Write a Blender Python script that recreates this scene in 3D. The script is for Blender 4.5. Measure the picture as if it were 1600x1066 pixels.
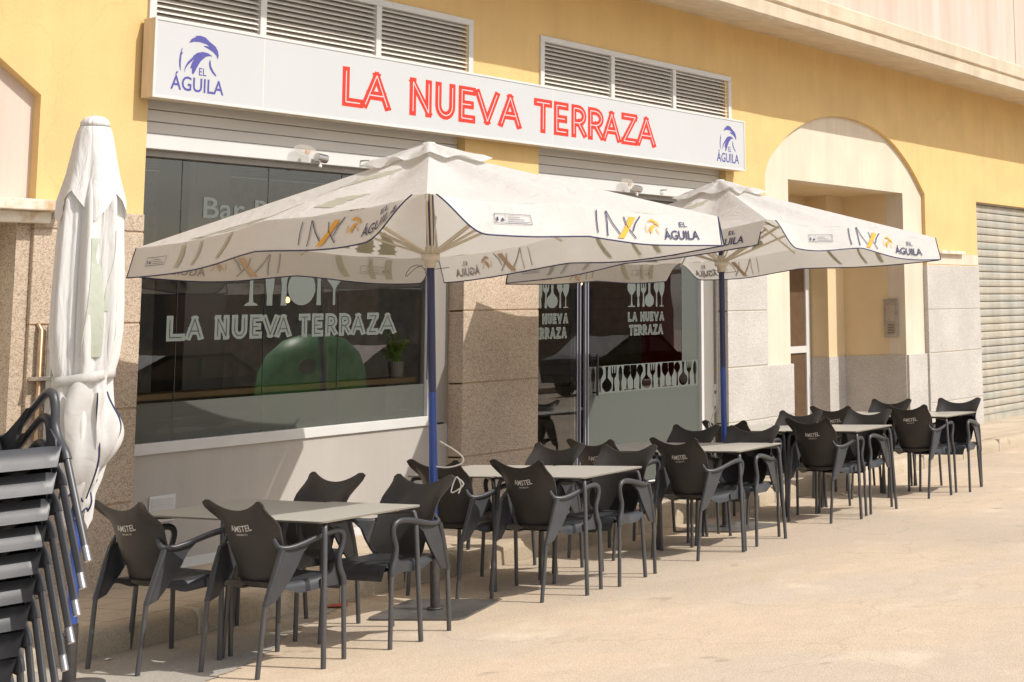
import bpy, bmesh, math, random
from mathutils import Vector, Matrix, noise
from mathutils.geometry import tessellate_polygon
PI = math.pi
for o in list(bpy.data.objects): bpy.data.objects.remove(o)
SC = bpy.context.scene; COL = SC.collection
# ------------------------------------------------------------------ camera
cd = bpy.data.cameras.new('camera'); cam = bpy.data.objects.new('camera', cd); COL.objects.link(cam)
rt = Vector((.4452, -.8949, -.0300)); fw = Vector((.8888, .4375, .1365)); rt.normalize()
fw = (fw - rt*fw.dot(rt)).normalized(); up = rt.cross(fw)
cam.matrix_world = Matrix(((rt.x, up.x, -fw.x, 0), (rt.y, up.y, -fw.y, 0), (rt.z, up.z, -fw.z, 1.706), (0, 0, 0, 1)))
cd.sensor_width = 36; cd.sensor_fit = 'HORIZONTAL'; cd.lens = 2353.5/1600*36
cd.shift_x = -(1475-800)/1600; cd.shift_y = -(533-166.7)/1600
cd.clip_start = .1; cd.clip_end = 500
SC.camera = cam
# ------------------------------------------------------------------ sky and sun
SUN = Vector((-.22, 1, -1.04)).normalized()          # direction the light travels
w = bpy.data.worlds.new('World'); SC.world = w; w.use_nodes = True
nt = w.node_tree; nt.nodes.clear()
sky = nt.nodes.new('ShaderNodeTexSky'); sky.sky_type = 'NISHITA'; sky.sun_disc = False
sky.sun_elevation = math.asin(-SUN.z); sky.sun_rotation = math.atan2(-SUN.x, -SUN.y)
sky.dust_density = 3.0; sky.air_density = 1.0; sky.ozone_density = 1.0
bg = nt.nodes.new('ShaderNodeBackground'); bg.inputs[1].default_value = .15
out = nt.nodes.new('ShaderNodeOutputWorld')
tcw = nt.nodes.new('ShaderNodeTexCoord'); mpw = nt.nodes.new('ShaderNodeMapping'); mpw.inputs['Scale'].default_value = (1, 1, 5); nt.links.new(tcw.outputs['Generated'], mpw.inputs[0])
nw = nt.nodes.new('ShaderNodeTexNoise'); nw.inputs['Scale'].default_value = 3.2; nw.inputs['Detail'].default_value = 8; nw.inputs['Distortion'].default_value = .6; nt.links.new(mpw.outputs[0], nw.inputs[0])
rw = nt.nodes.new('ShaderNodeMapRange'); rw.inputs[1].default_value = .42; rw.inputs[2].default_value = .68; rw.inputs[4].default_value = .75; nt.links.new(nw.outputs[0], rw.inputs[0])
mw = nt.nodes.new('ShaderNodeMix'); mw.data_type = 'RGBA'; nt.links.new(rw.outputs[0], mw.inputs[0]); nt.links.new(sky.outputs[0], mw.inputs[6]); mw.inputs[7].default_value = (6.2, 6.1, 5.9, 1)
nt.links.new(mw.outputs[2], bg.inputs[0]); nt.links.new(bg.outputs[0], out.inputs[0])
sd = bpy.data.lights.new('sun', 'SUN'); sd.energy = 3.9; sd.angle = math.radians(.55); sd.color = (1, .95, .885)
sun = bpy.data.objects.new('sun', sd); COL.objects.link(sun); sun.location = (0, -10, 20)
sun.rotation_euler = SUN.to_track_quat('-Z', 'Y').to_euler()
SC.view_settings.view_transform = 'Standard'; SC.view_settings.look = 'None'
SC.view_settings.exposure = 0.03; SC.view_settings.gamma = 1
# ------------------------------------------------------------------ helpers
random.seed(7)
FY = 9.56                                            # facade plane
def tag(o, label=None, cat=None, group=None, kind=None):
    if label: o['label'] = label
    if cat: o['category'] = cat
    if group: o['group'] = group
    if kind: o['kind'] = kind
    return o
def empty(name, loc=(0, 0, 0), rz=0, label=None, cat=None, group=None):
    o = bpy.data.objects.new(name, None); COL.objects.link(o)
    o.location = loc; o.rotation_euler = (0, 0, rz); o.empty_display_size = .1
    return tag(o, label, cat, group)
class MB:
    def __init__(s): s.v = []; s.f = []; s.sm = []; s.mi = []; s.m = 0
    def add(s, vs, fs, smooth=False):
        n = len(s.v); s.v += [tuple(v) for v in vs]
        for f in fs: s.f.append([i+n for i in f]); s.sm.append(smooth); s.mi.append(s.m)
        return s
    def box(s, x0, x1, y0, y1, z0, z1):
        return s.add([(x, y, z) for z in (z0, z1) for y in (y0, y1) for x in (x0, x1)],
            [(0, 2, 3, 1), (4, 5, 7, 6), (0, 1, 5, 4), (2, 6, 7, 3), (0, 4, 6, 2), (1, 3, 7, 5)])
    def tube(s, pts, r, n=10, cap=True, flat=None):
        pts = [Vector(p) for p in pts]; k = len(pts)
        rs = r if isinstance(r, (list, tuple)) else [r]*k
        vs = []; ref = None
        for i, p in enumerate(pts):
            d = (pts[min(i+1, k-1)]-pts[max(i-1, 0)]).normalized()
            if ref is None: ref = d.orthogonal().normalized() if flat is None else Vector(flat)
            a = (ref-d*ref.dot(d)).normalized(); ref = a; b = d.cross(a)
            rr = rs[i] if isinstance(rs[i], (list, tuple)) else (rs[i], rs[i])
            for j in range(n):
                t = 2*PI*j/n; vs.append(p+a*math.cos(t)*rr[0]+b*math.sin(t)*rr[1])
        fs = [(i*n+j, i*n+(j+1) % n, (i+1)*n+(j+1) % n, (i+1)*n+j) for i in range(k-1) for j in range(n)]
        s.add(vs, fs, True)
        if cap:
            s.add([vs[j] for j in range(n)], [tuple(range(n))[::-1]]); s.add([vs[(k-1)*n+j] for j in range(n)], [tuple(range(n))])
        return s
    def lathe(s, prof, n=24, c=(0, 0, 0)):
        vs = [(c[0]+r*math.cos(2*PI*j/n), c[1]+r*math.sin(2*PI*j/n), c[2]+z) for r, z in prof for j in range(n)]
        k = len(prof)
        return s.add(vs, [(i*n+j, i*n+(j+1) % n, (i+1)*n+(j+1) % n, (i+1)*n+j) for i in range(k-1) for j in range(n)], True)
    def grid(s, fn, nu, nv, smooth=True, closed=False):
        vs = [fn(i/nu, j/nv) for j in range(nv+1) for i in range(nu+1)]; W = nu+1
        return s.add(vs, [(j*W+i, j*W+i+1, (j+1)*W+i+1, (j+1)*W+i) for j in range(nv) for i in range(nu)], smooth)
    def poly(s, loops, mp):                          # 2D loops (first outer, rest holes) mapped to 3D by mp(x, y)
        L = [[Vector((p[0], p[1], 0)) for p in lp] for lp in loops]
        tr = tessellate_polygon(L); fl = [p for lp in loops for p in lp]
        fs = []
        for t in tr:
            a, b, c = (fl[i] for i in t)
            cr = (b[0]-a[0])*(c[1]-a[1])-(b[1]-a[1])*(c[0]-a[0])
            if abs(cr) < 1e-12: continue
            fs.append(tuple(t) if cr > 0 else tuple(t)[::-1])
        return s.add([mp(*p) for p in fl], fs)
    def prism(s, loops, y0, y1):                     # outline in x,z extruded from y0 (front) to y1
        s.poly(loops, lambda x, z: (x, y0, z))
        for lp in loops:
            n = len(lp)
            for i in range(n):
                a, b = lp[i], lp[(i+1) % n]
                s.add([(a[0], y0, a[1]), (b[0], y0, b[1]), (b[0], y1, b[1]), (a[0], y1, a[1])], [(0, 1, 2, 3)])
        return s
    def build(s, name, mats, parent=None, bevel=0, seg=2, sub=0, solid=0):
        me = bpy.data.meshes.new(name); me.from_pydata(s.v, [], s.f)
        me.polygons.foreach_set('use_smooth', s.sm); me.polygons.foreach_set('material_index', s.mi); me.update()
        o = bpy.data.objects.new(name, me); COL.objects.link(o)
        for m in (mats if isinstance(mats, (list, tuple)) else [mats]): me.materials.append(m)
        if parent: o.parent = parent
        if bevel:
            b = o.modifiers.new('b', 'BEVEL'); b.width = bevel; b.segments = seg; b.limit_method = 'ANGLE'; b.angle_limit = math.radians(40)
        if solid:
            b = o.modifiers.new('s', 'SOLIDIFY'); b.thickness = solid; b.offset = 0
        if sub:
            b = o.modifiers.new('u', 'SUBSURF'); b.levels = sub; b.render_levels = sub
        return o
# ------------------------------------------------------------------ materials
def mat(name, base, rough=.6, metal=0, spec=.5, noise_amt=0, nscale=8, col2=None, c2lo=.4, c2hi=.65, c2scale=3, bump=0, bscale=120, detail=6, coat=0, stretch=(1, 1, 1), sheen=0, emit=None, es=0, weather=0, vary=0, crack=0):
    m = bpy.data.materials.new(name); m.use_nodes = True; t = m.node_tree; N = t.nodes; L = t.links
    p = N['Principled BSDF']; p.inputs['Base Color'].default_value = (*base, 1); p.inputs['Roughness'].default_value = rough
    p.inputs['Metallic'].default_value = metal; p.inputs['Specular IOR Level'].default_value = spec
    if coat: p.inputs['Coat Weight'].default_value = coat
    if emit: p.inputs['Emission Color'].default_value = (*emit, 1); p.inputs['Emission Strength'].default_value = es
    tc = N.new('ShaderNodeTexCoord'); mp = N.new('ShaderNodeMapping'); mp.inputs['Scale'].default_value = stretch
    L.new(tc.outputs['Object'], mp.inputs[0]); cur = None
    def nz(sc, det=detail):
        n = N.new('ShaderNodeTexNoise'); n.inputs['Scale'].default_value = sc; n.inputs['Detail'].default_value = det
        L.new(mp.outputs[0], n.inputs[0]); return n
    def mix(fac, a, b):
        x = N.new('ShaderNodeMix'); x.data_type = 'RGBA'; L.new(fac, x.inputs[0])
        for s_, v in ((6, a), (7, b)):
            if hasattr(v, 'type') and not isinstance(v, tuple): L.new(v, x.inputs[s_])
            else: x.inputs[s_].default_value = (*v, 1)
        return x.outputs[2]
    cur = base
    if noise_amt:
        n = nz(nscale); r = N.new('ShaderNodeMapRange'); r.inputs[1].default_value = .3; r.inputs[2].default_value = .7; L.new(n.outputs[0], r.inputs[0])
        cur = mix(r.outputs[0], tuple(c*(1-noise_amt) for c in base), tuple(min(1, c*(1+noise_amt)) for c in base))
    if col2:
        n = nz(c2scale); r = N.new('ShaderNodeMapRange'); r.inputs[1].default_value = c2lo; r.inputs[2].default_value = c2hi; L.new(n.outputs[0], r.inputs[0])
        cur = mix(r.outputs[0], cur, col2)
    def mul(a_, f_):
        x = N.new('ShaderNodeMix'); x.data_type = 'RGBA'; x.blend_type = 'MULTIPLY'; x.inputs[0].default_value = 1
        if isinstance(a_, tuple): x.inputs[6].default_value = (*a_, 1)
        else: L.new(a_, x.inputs[6])
        L.new(f_, x.inputs[7]); return x.outputs[2]
    if weather:
        m_ = N.new('ShaderNodeMapping'); m_.inputs['Scale'].default_value = (3.2, 3.2, .28); L.new(tc.outputs['Object'], m_.inputs[0])
        n = N.new('ShaderNodeTexNoise'); n.inputs['Scale'].default_value = 1.6; n.inputs['Detail'].default_value = 9; n.inputs['Roughness'].default_value = .65; L.new(m_.outputs[0], n.inputs[0])
        r = N.new('ShaderNodeMapRange'); r.inputs[1].default_value = .35; r.inputs[2].default_value = .62; r.inputs[3].default_value = 1-weather; r.inputs[4].default_value = 1.02; L.new(n.outputs[0], r.inputs[0]); cur = mul(cur, r.outputs[0])
    if crack:
        nd = N.new('ShaderNodeTexNoise'); nd.inputs['Scale'].default_value = 2.5; nd.inputs['Detail'].default_value = 6; L.new(tc.outputs['Object'], nd.inputs[0])
        ad = N.new('ShaderNodeMixRGB'); ad.blend_type = 'LINEAR_LIGHT'; ad.inputs[0].default_value = .25; L.new(tc.outputs['Object'], ad.inputs[1]); L.new(nd.outputs[1], ad.inputs[2])
        vo = N.new('ShaderNodeTexVoronoi'); vo.feature = 'DISTANCE_TO_EDGE'; vo.inputs['Scale'].default_value = .45; L.new(ad.outputs[0], vo.inputs['Vector'])
        r = N.new('ShaderNodeMapRange'); r.inputs[1].default_value = 0; r.inputs[2].default_value = .004; r.inputs[3].default_value = 1-crack; L.new(vo.outputs['Distance'], r.inputs[0])
        cur = mul(cur, r.outputs[0])
    if vary:
        oi = N.new('ShaderNodeObjectInfo'); r = N.new('ShaderNodeMapRange'); r.inputs[3].default_value = 1-vary; r.inputs[4].default_value = 1+vary; L.new(oi.outputs['Random'], r.inputs[0]); cur = mul(cur, r.outputs[0])
        n = nz(14); r2 = N.new('ShaderNodeMapRange'); r2.inputs[3].default_value = rough-.12; r2.inputs[4].default_value = rough+.2; L.new(n.outputs[0], r2.inputs[0]); L.new(r2.outputs[0], p.inputs['Roughness'])
    if cur is not base: L.new(cur, p.inputs['Base Color'])
    if bump:
        n = nz(bscale, 4); b = N.new('ShaderNodeBump'); b.inputs['Strength'].default_value = bump; b.inputs['Distance'].default_value = .004
        L.new(n.outputs[0], b.inputs['Height']); L.new(b.outputs[0], p.inputs['Normal'])
    m['pr'] = 1
    return m
def granite(name, c1, c2, c3, bumps=.5):
    m = mat(name, c1, .75, bump=bumps, bscale=160); t = m.node_tree; N = t.nodes; L = t.links; p = N['Principled BSDF']
    tc = N.new('ShaderNodeTexCoord')
    v = N.new('ShaderNodeTexVoronoi'); v.inputs['Scale'].default_value = 150; L.new(tc.outputs['Object'], v.inputs['Vector'])
    cr = N.new('ShaderNodeValToRGB'); e = cr.color_ramp.elements
    e[0].position = .05; e[0].color = (*c3, 1); e[1].position = .95; e[1].color = (*c2, 1); k = cr.color_ramp.elements.new(.4); k.color = (*c1, 1)
    sp = N.new('ShaderNodeSeparateColor'); L.new(v.outputs['Color'], sp.inputs[0]); L.new(sp.outputs[0], cr.inputs[0])
    n = N.new('ShaderNodeTexNoise'); n.inputs['Scale'].default_value = 1.6; n.inputs['Detail'].default_value = 5; L.new(tc.outputs['Object'], n.inputs[0])
    r = N.new('ShaderNodeMapRange'); r.inputs[1].default_value = .3; r.inputs[2].default_value = .75; r.inputs[3].default_value = .86; r.inputs[4].default_value = 1.1; L.new(n.outputs[0], r.inputs[0])
    x = N.new('ShaderNodeMix'); x.data_type = 'RGBA'; x.blend_type = 'MULTIPLY'; x.inputs[0].default_value = 1
    L.new(cr.outputs[0], x.inputs[6]); L.new(r.outputs[0], x.inputs[7]); L.new(x.outputs[2], p.inputs['Base Color'])
    return m
def glassmat(name, tint=(.86, .89, .87), ior=2.25):
    m = bpy.data.materials.new(name); m.use_nodes = True; t = m.node_tree; N = t.nodes; L = t.links; N.clear()
    o = N.new('ShaderNodeOutputMaterial'); mx = N.new('ShaderNodeMixShader'); f = N.new('ShaderNodeFresnel'); f.inputs[0].default_value = ior
    a = N.new('ShaderNodeBsdfTransparent'); a.inputs[0].default_value = (*tint, 1)
    g = N.new('ShaderNodeBsdfGlossy'); g.inputs['Roughness'].default_value = .003
    n = N.new('ShaderNodeTexNoise'); n.inputs['Scale'].default_value = .9; b = N.new('ShaderNodeBump'); b.inputs['Strength'].default_value = .06; b.inputs['Distance'].default_value = .03
    tc = N.new('ShaderNodeTexCoord'); L.new(tc.outputs['Object'], n.inputs[0]); L.new(n.outputs[0], b.inputs['Height']); L.new(b.outputs[0], g.inputs['Normal'])
    L.new(f.outputs[0], mx.inputs[0]); L.new(a.outputs[0], mx.inputs[1]); L.new(g.outputs[0], mx.inputs[2]); L.new(mx.outputs[0], o.inputs[0])
    return m
def cloth(name, c, tr=.35, bump=.35, alpha=1, rough=.6, st=None):
    m = bpy.data.materials.new(name); m.use_nodes = True; t = m.node_tree; N = t.nodes; L = t.links
    p = N['Principled BSDF']; p.inputs['Base Color'].default_value = (*c, 1); p.inputs['Roughness'].default_value = rough; p.inputs['Specular IOR Level'].default_value = .25
    o = N['Material Output']; mx = N.new('ShaderNodeMixShader'); mx.inputs[0].default_value = tr
    b_ = N.new('ShaderNodeBsdfTranslucent'); b_.inputs[0].default_value = (c[0]*.95, c[1]*.93, c[2]*.88, 1)
    tc = N.new('ShaderNodeTexCoord'); n = N.new('ShaderNodeTexNoise'); n.inputs['Scale'].default_value = 7; n.inputs['Detail'].default_value = 5; n.inputs['Distortion'].default_value = 1.2
    b = N.new('ShaderNodeBump'); b.inputs['Strength'].default_value = bump; b.inputs['Distance'].default_value = .03
    if st: q_ = N.new('ShaderNodeMapping'); q_.inputs['Scale'].default_value = st; q_.inputs['Rotation'].default_value = (0, .12, 0); L.new(tc.outputs['Object'], q_.inputs[0]); L.new(q_.outputs[0], n.inputs[0])
    else: L.new(tc.outputs['Object'], n.inputs[0])
    L.new(n.outputs[0], b.inputs['Height']); L.new(b.outputs[0], p.inputs['Normal'])
    L.new(p.outputs[0], mx.inputs[1]); L.new(b_.outputs[0], mx.inputs[2])
    if alpha < 1:
        tp = N.new('ShaderNodeBsdfTransparent'); m2 = N.new('ShaderNodeMixShader'); m2.inputs[0].default_value = alpha
        L.new(tp.outputs[0], m2.inputs[1]); L.new(mx.outputs[0], m2.inputs[2]); L.new(m2.outputs[0], o.inputs[0])
    else: L.new(mx.outputs[0], o.inputs[0])
    return m
M = dict(
 yellow=mat('yellow_stucco', (.68, .475, .205), .85, noise_amt=.05, nscale=2.2, bump=.5, bscale=45, col2=(.63, .44, .195), c2lo=.52, c2hi=.75, c2scale=1.3, weather=.045, crack=.07),
 yedge=mat('yellow_edge', (.62, .37, .10), .85, noise_amt=.1, bump=.4, bscale=60),
 cream=mat('cream_render', (.66, .58, .46), .85, noise_amt=.05, nscale=2, bump=.35, bscale=50, col2=(.60, .51, .39), c2lo=.55, c2hi=.8, c2scale=1.1, weather=.08),
 cornice=mat('cornice_stone', (.60, .51, .38), .85, noise_amt=.06, nscale=3, bump=.4, bscale=60, col2=(.50, .38, .25), c2lo=.58, c2hi=.78, c2scale=2.2, stretch=(.6, 1, 2), weather=.12),
 pink=mat('pink_render', (.58, .46, .38), .9, noise_amt=.05, nscale=1.2, bump=.4, bscale=80, col2=(.64, .53, .46), c2lo=.4, c2hi=.7, c2scale=1.2, stretch=(2, 1, .3), weather=.08),
 inner=mat('niche_render', (.66, .52, .32), .85, noise_amt=.06, nscale=1.5, bump=.3, bscale=60),
 granb=granite('brown_granite', (.47, .37, .27), (.58, .47, .36), (.30, .23, .165)),
 grang=granite('grey_granite', (.50, .47, .43), (.58, .55, .51), (.37, .35, .32)),
 joint=mat('mortar', (.40, .29, .19), .9, noise_amt=.2, nscale=30),
 jointg=mat('grey_mortar', (.50, .46, .39), .9),
 white=mat('white_lacquer', (.61, .605, .585), .4, noise_amt=.03, nscale=5),
 slat=mat('louvre_slat', (.72, .69, .64), .5, noise_amt=.04),
 shut=mat('shutter_white', (.58, .55, .50), .5, noise_amt=.05, nscale=4, stretch=(.3, 1, 3)),
 vback=mat('vent_backing', (.30, .26, .21), .8), dark=mat('dark_gap', (.05, .04, .035), .8),
 sign=mat('sign_face', (.52, .53, .535), .35, noise_amt=.015, nscale=2),
 signe=mat('sign_edge', (.62, .53, .40), .5, noise_amt=.06, nscale=9, stretch=(4, 4, .5)),
 red=mat('red_vinyl', (.80, .035, .015), .35), blue=mat('blue_vinyl', (.085, .08, .30), .35),
 greywall=mat('grey_render', (.42, .39, .355), .8, noise_amt=.04, nscale=2, bump=.25, bscale=30, col2=(.38, .35, .315), c2lo=.55, c2hi=.8, c2scale=2, weather=.06),
 greymetal=mat('grey_metal', (.30, .28, .25), .45, metal=.2, noise_amt=.05, nscale=4, stretch=(6, 6, .4)),
 glass=glassmat('window_glass'),
 film=cloth('frosted_film', (.17, .178, .155), .2, 0, alpha=.64, rough=.5),
 frost=cloth('frosted_vinyl', (.17, .19, .17), .12, 0, alpha=.86, rough=.6),
 wood=mat('counter_wood', (.62, .43, .23), .5, noise_amt=.2, nscale=6, stretch=(.5, 6, 6)),
 room=mat('room_wall', (.55, .51, .45), .8, noise_amt=.2), roomfloor=mat('room_floor', (.45, .41, .36), .5, noise_amt=.1),
 redwall=mat('red_wall', (.85, .07, .055), .7, noise_amt=.1),
 black=mat('black_metal', (.02, .02, .02), .4),
 plastic=mat('chair_resin', (.036, .033, .031), .42, spec=.4, noise_amt=.12, nscale=9, bump=.12, bscale=500, vary=.22),
 seatp=mat('chair_seat_resin', (.045, .047, .052), .33, spec=.5, noise_amt=.12, nscale=9, bump=.1, bscale=500, vary=.18),
 leg=mat('chair_leg_aluminium', (.085, .085, .088), .38, metal=.3, noise_amt=.15, nscale=30, stretch=(1, 1, .2)),
 tip=mat('bare_leg_end', (.36, .35, .35), .35, metal=.8),
 print=mat('white_print', (.62, .60, .57), .6),
 top=mat('table_laminate', (.42, .405, .36), .38, noise_amt=.04, nscale=6, stretch=(1, 5, 1)),
 topedge=mat('table_edge', (.20, .18, .15), .5), pad=mat('rubber_pad', (.66, .58, .46), .6),
 cloth=cloth('parasol_cloth', (.74, .73, .71), .36, .45), clothw=cloth('parasol_valance_cloth', (.74, .73, .71), .36, .3),
 clothc=cloth('folded_parasol_cloth', (.78, .775, .76), .2, .55, st=(2.2, 2.2, .28)),
 pipe=mat('navy_piping', (.02, .025, .09), .6),
 leafp=cloth('green_brush_print', (.56, .55, .44), .35), leafd=cloth('green_brush_print_folded', (.58, .62, .53), .3),
 orange=mat('orange_print', (.72, .36, .03), .6), navy=mat('navy_print', (.025, .03, .10), .6),
 orangei=mat('orange_show_through', (.56, .40, .27), .7), navyi=mat('grey_show_through', (.34, .32, .30), .7),
 ribm=mat('cream_enamel', (.62, .56, .45), .45, noise_amt=.04), hub=mat('cream_hub', (.60, .55, .46), .4),
 poleb=mat('blue_pole', (.022, .066, .30), .35, noise_amt=.08, nscale=12, coat=.3), poled=mat('navy_pole', (.03, .035, .10), .4), polek=mat('dark_steel_sleeve', (.045, .04, .038), .5, noise_amt=.3, nscale=25),
 plate=mat('steel_plate', (.16, .155, .15), .38, metal=.6, noise_amt=.25, nscale=6, col2=(.30, .20, .12), c2lo=.62, c2hi=.75, c2scale=9),
 cable=mat('white_cable', (.75, .73, .68), .5), galv=mat('galvanised', (.42, .40, .37), .35, metal=.8, noise_amt=.15, nscale=20), copper=mat('copper_pipe', (.50, .34, .20), .35, metal=.7, noise_amt=.2, nscale=9),
 lint=mat('stained_lintel', (.72, .66, .55), .8, noise_amt=.05, col2=(.45, .25, .09), c2lo=.5, c2hi=.72, c2scale=7, bump=.4, bscale=60),
 door=mat('pale_door', (.66, .63, .56), .55, noise_amt=.03), doorg=mat('brown_door_glass', (.12, .075, .045), .2, noise_amt=.1),
 rshut=mat('roller_shutter', (.46, .42, .34), .55, noise_amt=.08, nscale=5, col2=(.37, .375, .335), c2lo=.42, c2hi=.66, c2scale=1.6, stretch=(.5, 1, 4), weather=.2),
 leaf=mat('bright_leaf', (.45, .70, .08), .45, noise_amt=.35, nscale=30), pot=mat('white_pot', (.70, .67, .61), .6, noise_amt=.05),
 steel=mat('chrome', (.6, .58, .55), .2, metal=.9), bulb=mat('warm_bulb', (1, .7, .35), .5, emit=(1, .55, .2), es=5),
 green=mat('green_plastic', (.05, .34, .07), .4, noise_amt=.1), carp=mat('dark_car_paint', (.04, .04, .045), .6, noise_amt=.1), carr=mat('maroon_car_paint', (.14, .02, .02), .55, noise_amt=.1), carg=mat('car_window', (.02, .02, .02), .05), tyre=mat('tyre_rubber', (.02, .02, .02), .8),
 opp=mat('brown_house_render', (.26, .17, .12), .9, noise_amt=.1), oppw=mat('house_window', (.05, .05, .06), .2),
 litter=mat('paper_litter', (.75, .72, .66), .8), litr=mat('red_paper', (.5, .08, .05), .7), lid=mat('dry_leaf', (.45, .22, .08), .8),
)
# street: sandy worn concrete with a greyer gutter, speckle, cracks and patches
def ground_mat(name, c1, c2, c3, bump=.6):
    m = bpy.data.materials.new(name); m.use_nodes = True; t = m.node_tree; N = t.nodes; L = t.links; p = N['Principled BSDF']; p.inputs['Roughness'].default_value = .9; p.inputs['Specular IOR Level'].default_value = .2
    tc = N.new('ShaderNodeTexCoord')
    def nz(sc, det=6, dist=0):
        n = N.new('ShaderNodeTexNoise'); n.inputs['Scale'].default_value = sc; n.inputs['Detail'].default_value = det; n.inputs['Distortion'].default_value = dist
        L.new(tc.outputs['Object'], n.inputs[0]); return n.outputs[0]
    def rng(s, a, b, c=0, d=1):
        r = N.new('ShaderNodeMapRange'); r.inputs[1].default_value = a; r.inputs[2].default_value = b; r.inputs[3].default_value = c; r.inputs[4].default_value = d; L.new(s, r.inputs[0]); return r.outputs[0]
    def mix(f, a, b, bt='MIX'):
        x = N.new('ShaderNodeMix'); x.data_type = 'RGBA'; x.blend_type = bt
        if isinstance(f, float): x.inputs[0].default_value = f
        else: L.new(f, x.inputs[0])
        for k, v in ((6, a), (7, b)):
            if isinstance(v, tuple): x.inputs[k].default_value = (*v, 1)
            else: L.new(v, x.inputs[k])
        return x.outputs[2]
    c = mix(rng(nz(.55, 7, .6), .42, .60), c1, c2)
    c = mix(rng(nz(1.7, 8, .3), .56, .70), c, c3)
    c = mix(rng(nz(.23, 9, .8), .50, .58, 0, .75), c, tuple(v_*.84 for v_ in c2))
    ad = N.new('ShaderNodeMixRGB'); ad.blend_type = 'LINEAR_LIGHT'; ad.inputs[0].default_value = .3; nd = N.new('ShaderNodeTexNoise'); nd.inputs['Scale'].default_value = 2.2; nd.inputs['Detail'].default_value = 7
    L.new(tc.outputs['Object'], nd.inputs[0]); L.new(tc.outputs['Object'], ad.inputs[1]); L.new(nd.outputs[1], ad.inputs[2])
    vo = N.new('ShaderNodeTexVoronoi'); vo.feature = 'DISTANCE_TO_EDGE'; vo.inputs['Scale'].default_value = .38; L.new(ad.outputs[0], vo.inputs['Vector'])
    c = mix(1.0, c, rng(vo.outputs['Distance'], 0, .005, .86, 1), 'MULTIPLY')
    c = mix(rng(nz(3.1, 2), .70, .74, 0, .45), c, tuple(v_*.45 for v_ in c2))
    c = mix(rng(nz(5, 5), .35, .7, 0, .4), c, tuple(v*.82 for v in c1))
    v = N.new('ShaderNodeTexVoronoi'); v.inputs['Scale'].default_value = 150; L.new(tc.outputs['Object'], v.inputs['Vector'])
    sp = N.new('ShaderNodeSeparateColor'); L.new(v.outputs['Color'], sp.inputs[0])
    c = mix(1.0, c, rng(sp.outputs[0], 0, 1, .88, 1.09), 'MULTIPLY')
    c = mix(rng(nz(38, 3), .66, .72, 0, .5), c, tuple(v_*.5 for v_ in c1))
    L.new(c, p.inputs['Base Color'])
    b = N.new('ShaderNodeBump'); b.inputs['Strength'].default_value = bump; b.inputs['Distance'].default_value = .006; L.new(nz(90, 5), b.inputs['Height']); L.new(b.outputs[0], p.inputs['Normal'])
    return m
M['street'] = ground_mat('street_surface', (.58, .465, .34), (.53, .445, .35), (.63, .53, .41))
M['gutter'] = ground_mat('worn_grey_asphalt', (.40, .37, .32), (.46, .40, .32), (.36, .34, .30), .9)
M['kerb'] = ground_mat('kerb_concrete', (.50, .42, .31), (.44, .36, .26), (.58, .50, .40), .8)
# paving tiles
def paving_mat():
    m = ground_mat('pavement_tiles', (.60, .50, .38), (.54, .45, .34), (.66, .56, .44), .4); t = m.node_tree; N = t.nodes; L = t.links; p = N['Principled BSDF']
    br = N.new('ShaderNodeTexBrick'); br.offset = 0; br.inputs['Scale'].default_value = 1; br.inputs['Brick Width'].default_value = .3; br.inputs['Row Height'].default_value = .3; br.inputs['Mortar Size'].default_value = .006
    br.inputs['Color1'].default_value = (1, 1, 1, 1); br.inputs['Color2'].default_value = (.93, .93, .93, 1); br.inputs['Mortar'].default_value = (.6, .57, .5, 1)
    tc = N.new('ShaderNodeTexCoord'); L.new(tc.outputs['Object'], br.inputs[0])
    src = p.inputs['Base Color'].links[0].from_socket; x = N.new('ShaderNodeMix'); x.data_type = 'RGBA'; x.blend_type = 'MULTIPLY'; x.inputs[0].default_value = 1
    L.new(src, x.inputs[6]); L.new(br.outputs[0], x.inputs[7]); L.new(x.outputs[2], p.inputs['Base Color'])
    return m
M['pave'] = paving_mat()
# ------------------------------------------------------------------ stroke lettering (inline display capitals)
def arc(cx, cy, rx, ry, a0, a1, n=10): return [(cx+rx*math.cos(math.radians(a0+(a1-a0)*i/n)), cy+ry*math.sin(math.radians(a0+(a1-a0)*i/n))) for i in range(n+1)]
def glyph(ch):                                       # strokes in a unit box, already inset by the stroke half width
    l, r, b, t = .0, 1., .0, 1.
    return {'L': [[(0, 1), (0, 0)], [(0, 0), (1, 0)]], 'A': [[(0, 0), (.5, 1)], [(.5, 1), (1, 0)], [(.20, .33), (.80, .33)]], 'N': [[(0, 0), (0, 1)], [(0, 1), (1, 0)], [(1, 0), (1, 1)]],
     'U': [[(0, 1)]+arc(.5, .35, .5, .35, 180, 360, 14)+[(1, 1)]], 'E': [[(0, 0), (0, 1)], [(0, 1), (1, 1)], [(0, 0), (1, 0)], [(0, .5), (.85, .5)]],
     'V': [[(0, 1), (.5, 0)], [(.5, 0), (1, 1)]], 'T': [[(0, 1), (1, 1)], [(.5, 1), (.5, 0)]],
     'R': [[(0, 0), (0, 1)], [(.0, 1), (.4, 1)]+arc(.4, .72, .58, .28, 90, -90)[1:]+[(.0, .44)], [(.45, .44), (1, 0)]],
     'Z': [[(0, 1), (1, 1)], [(1, 1), (0, 0)], [(0, 0), (1, 0)]]}[ch]
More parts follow.
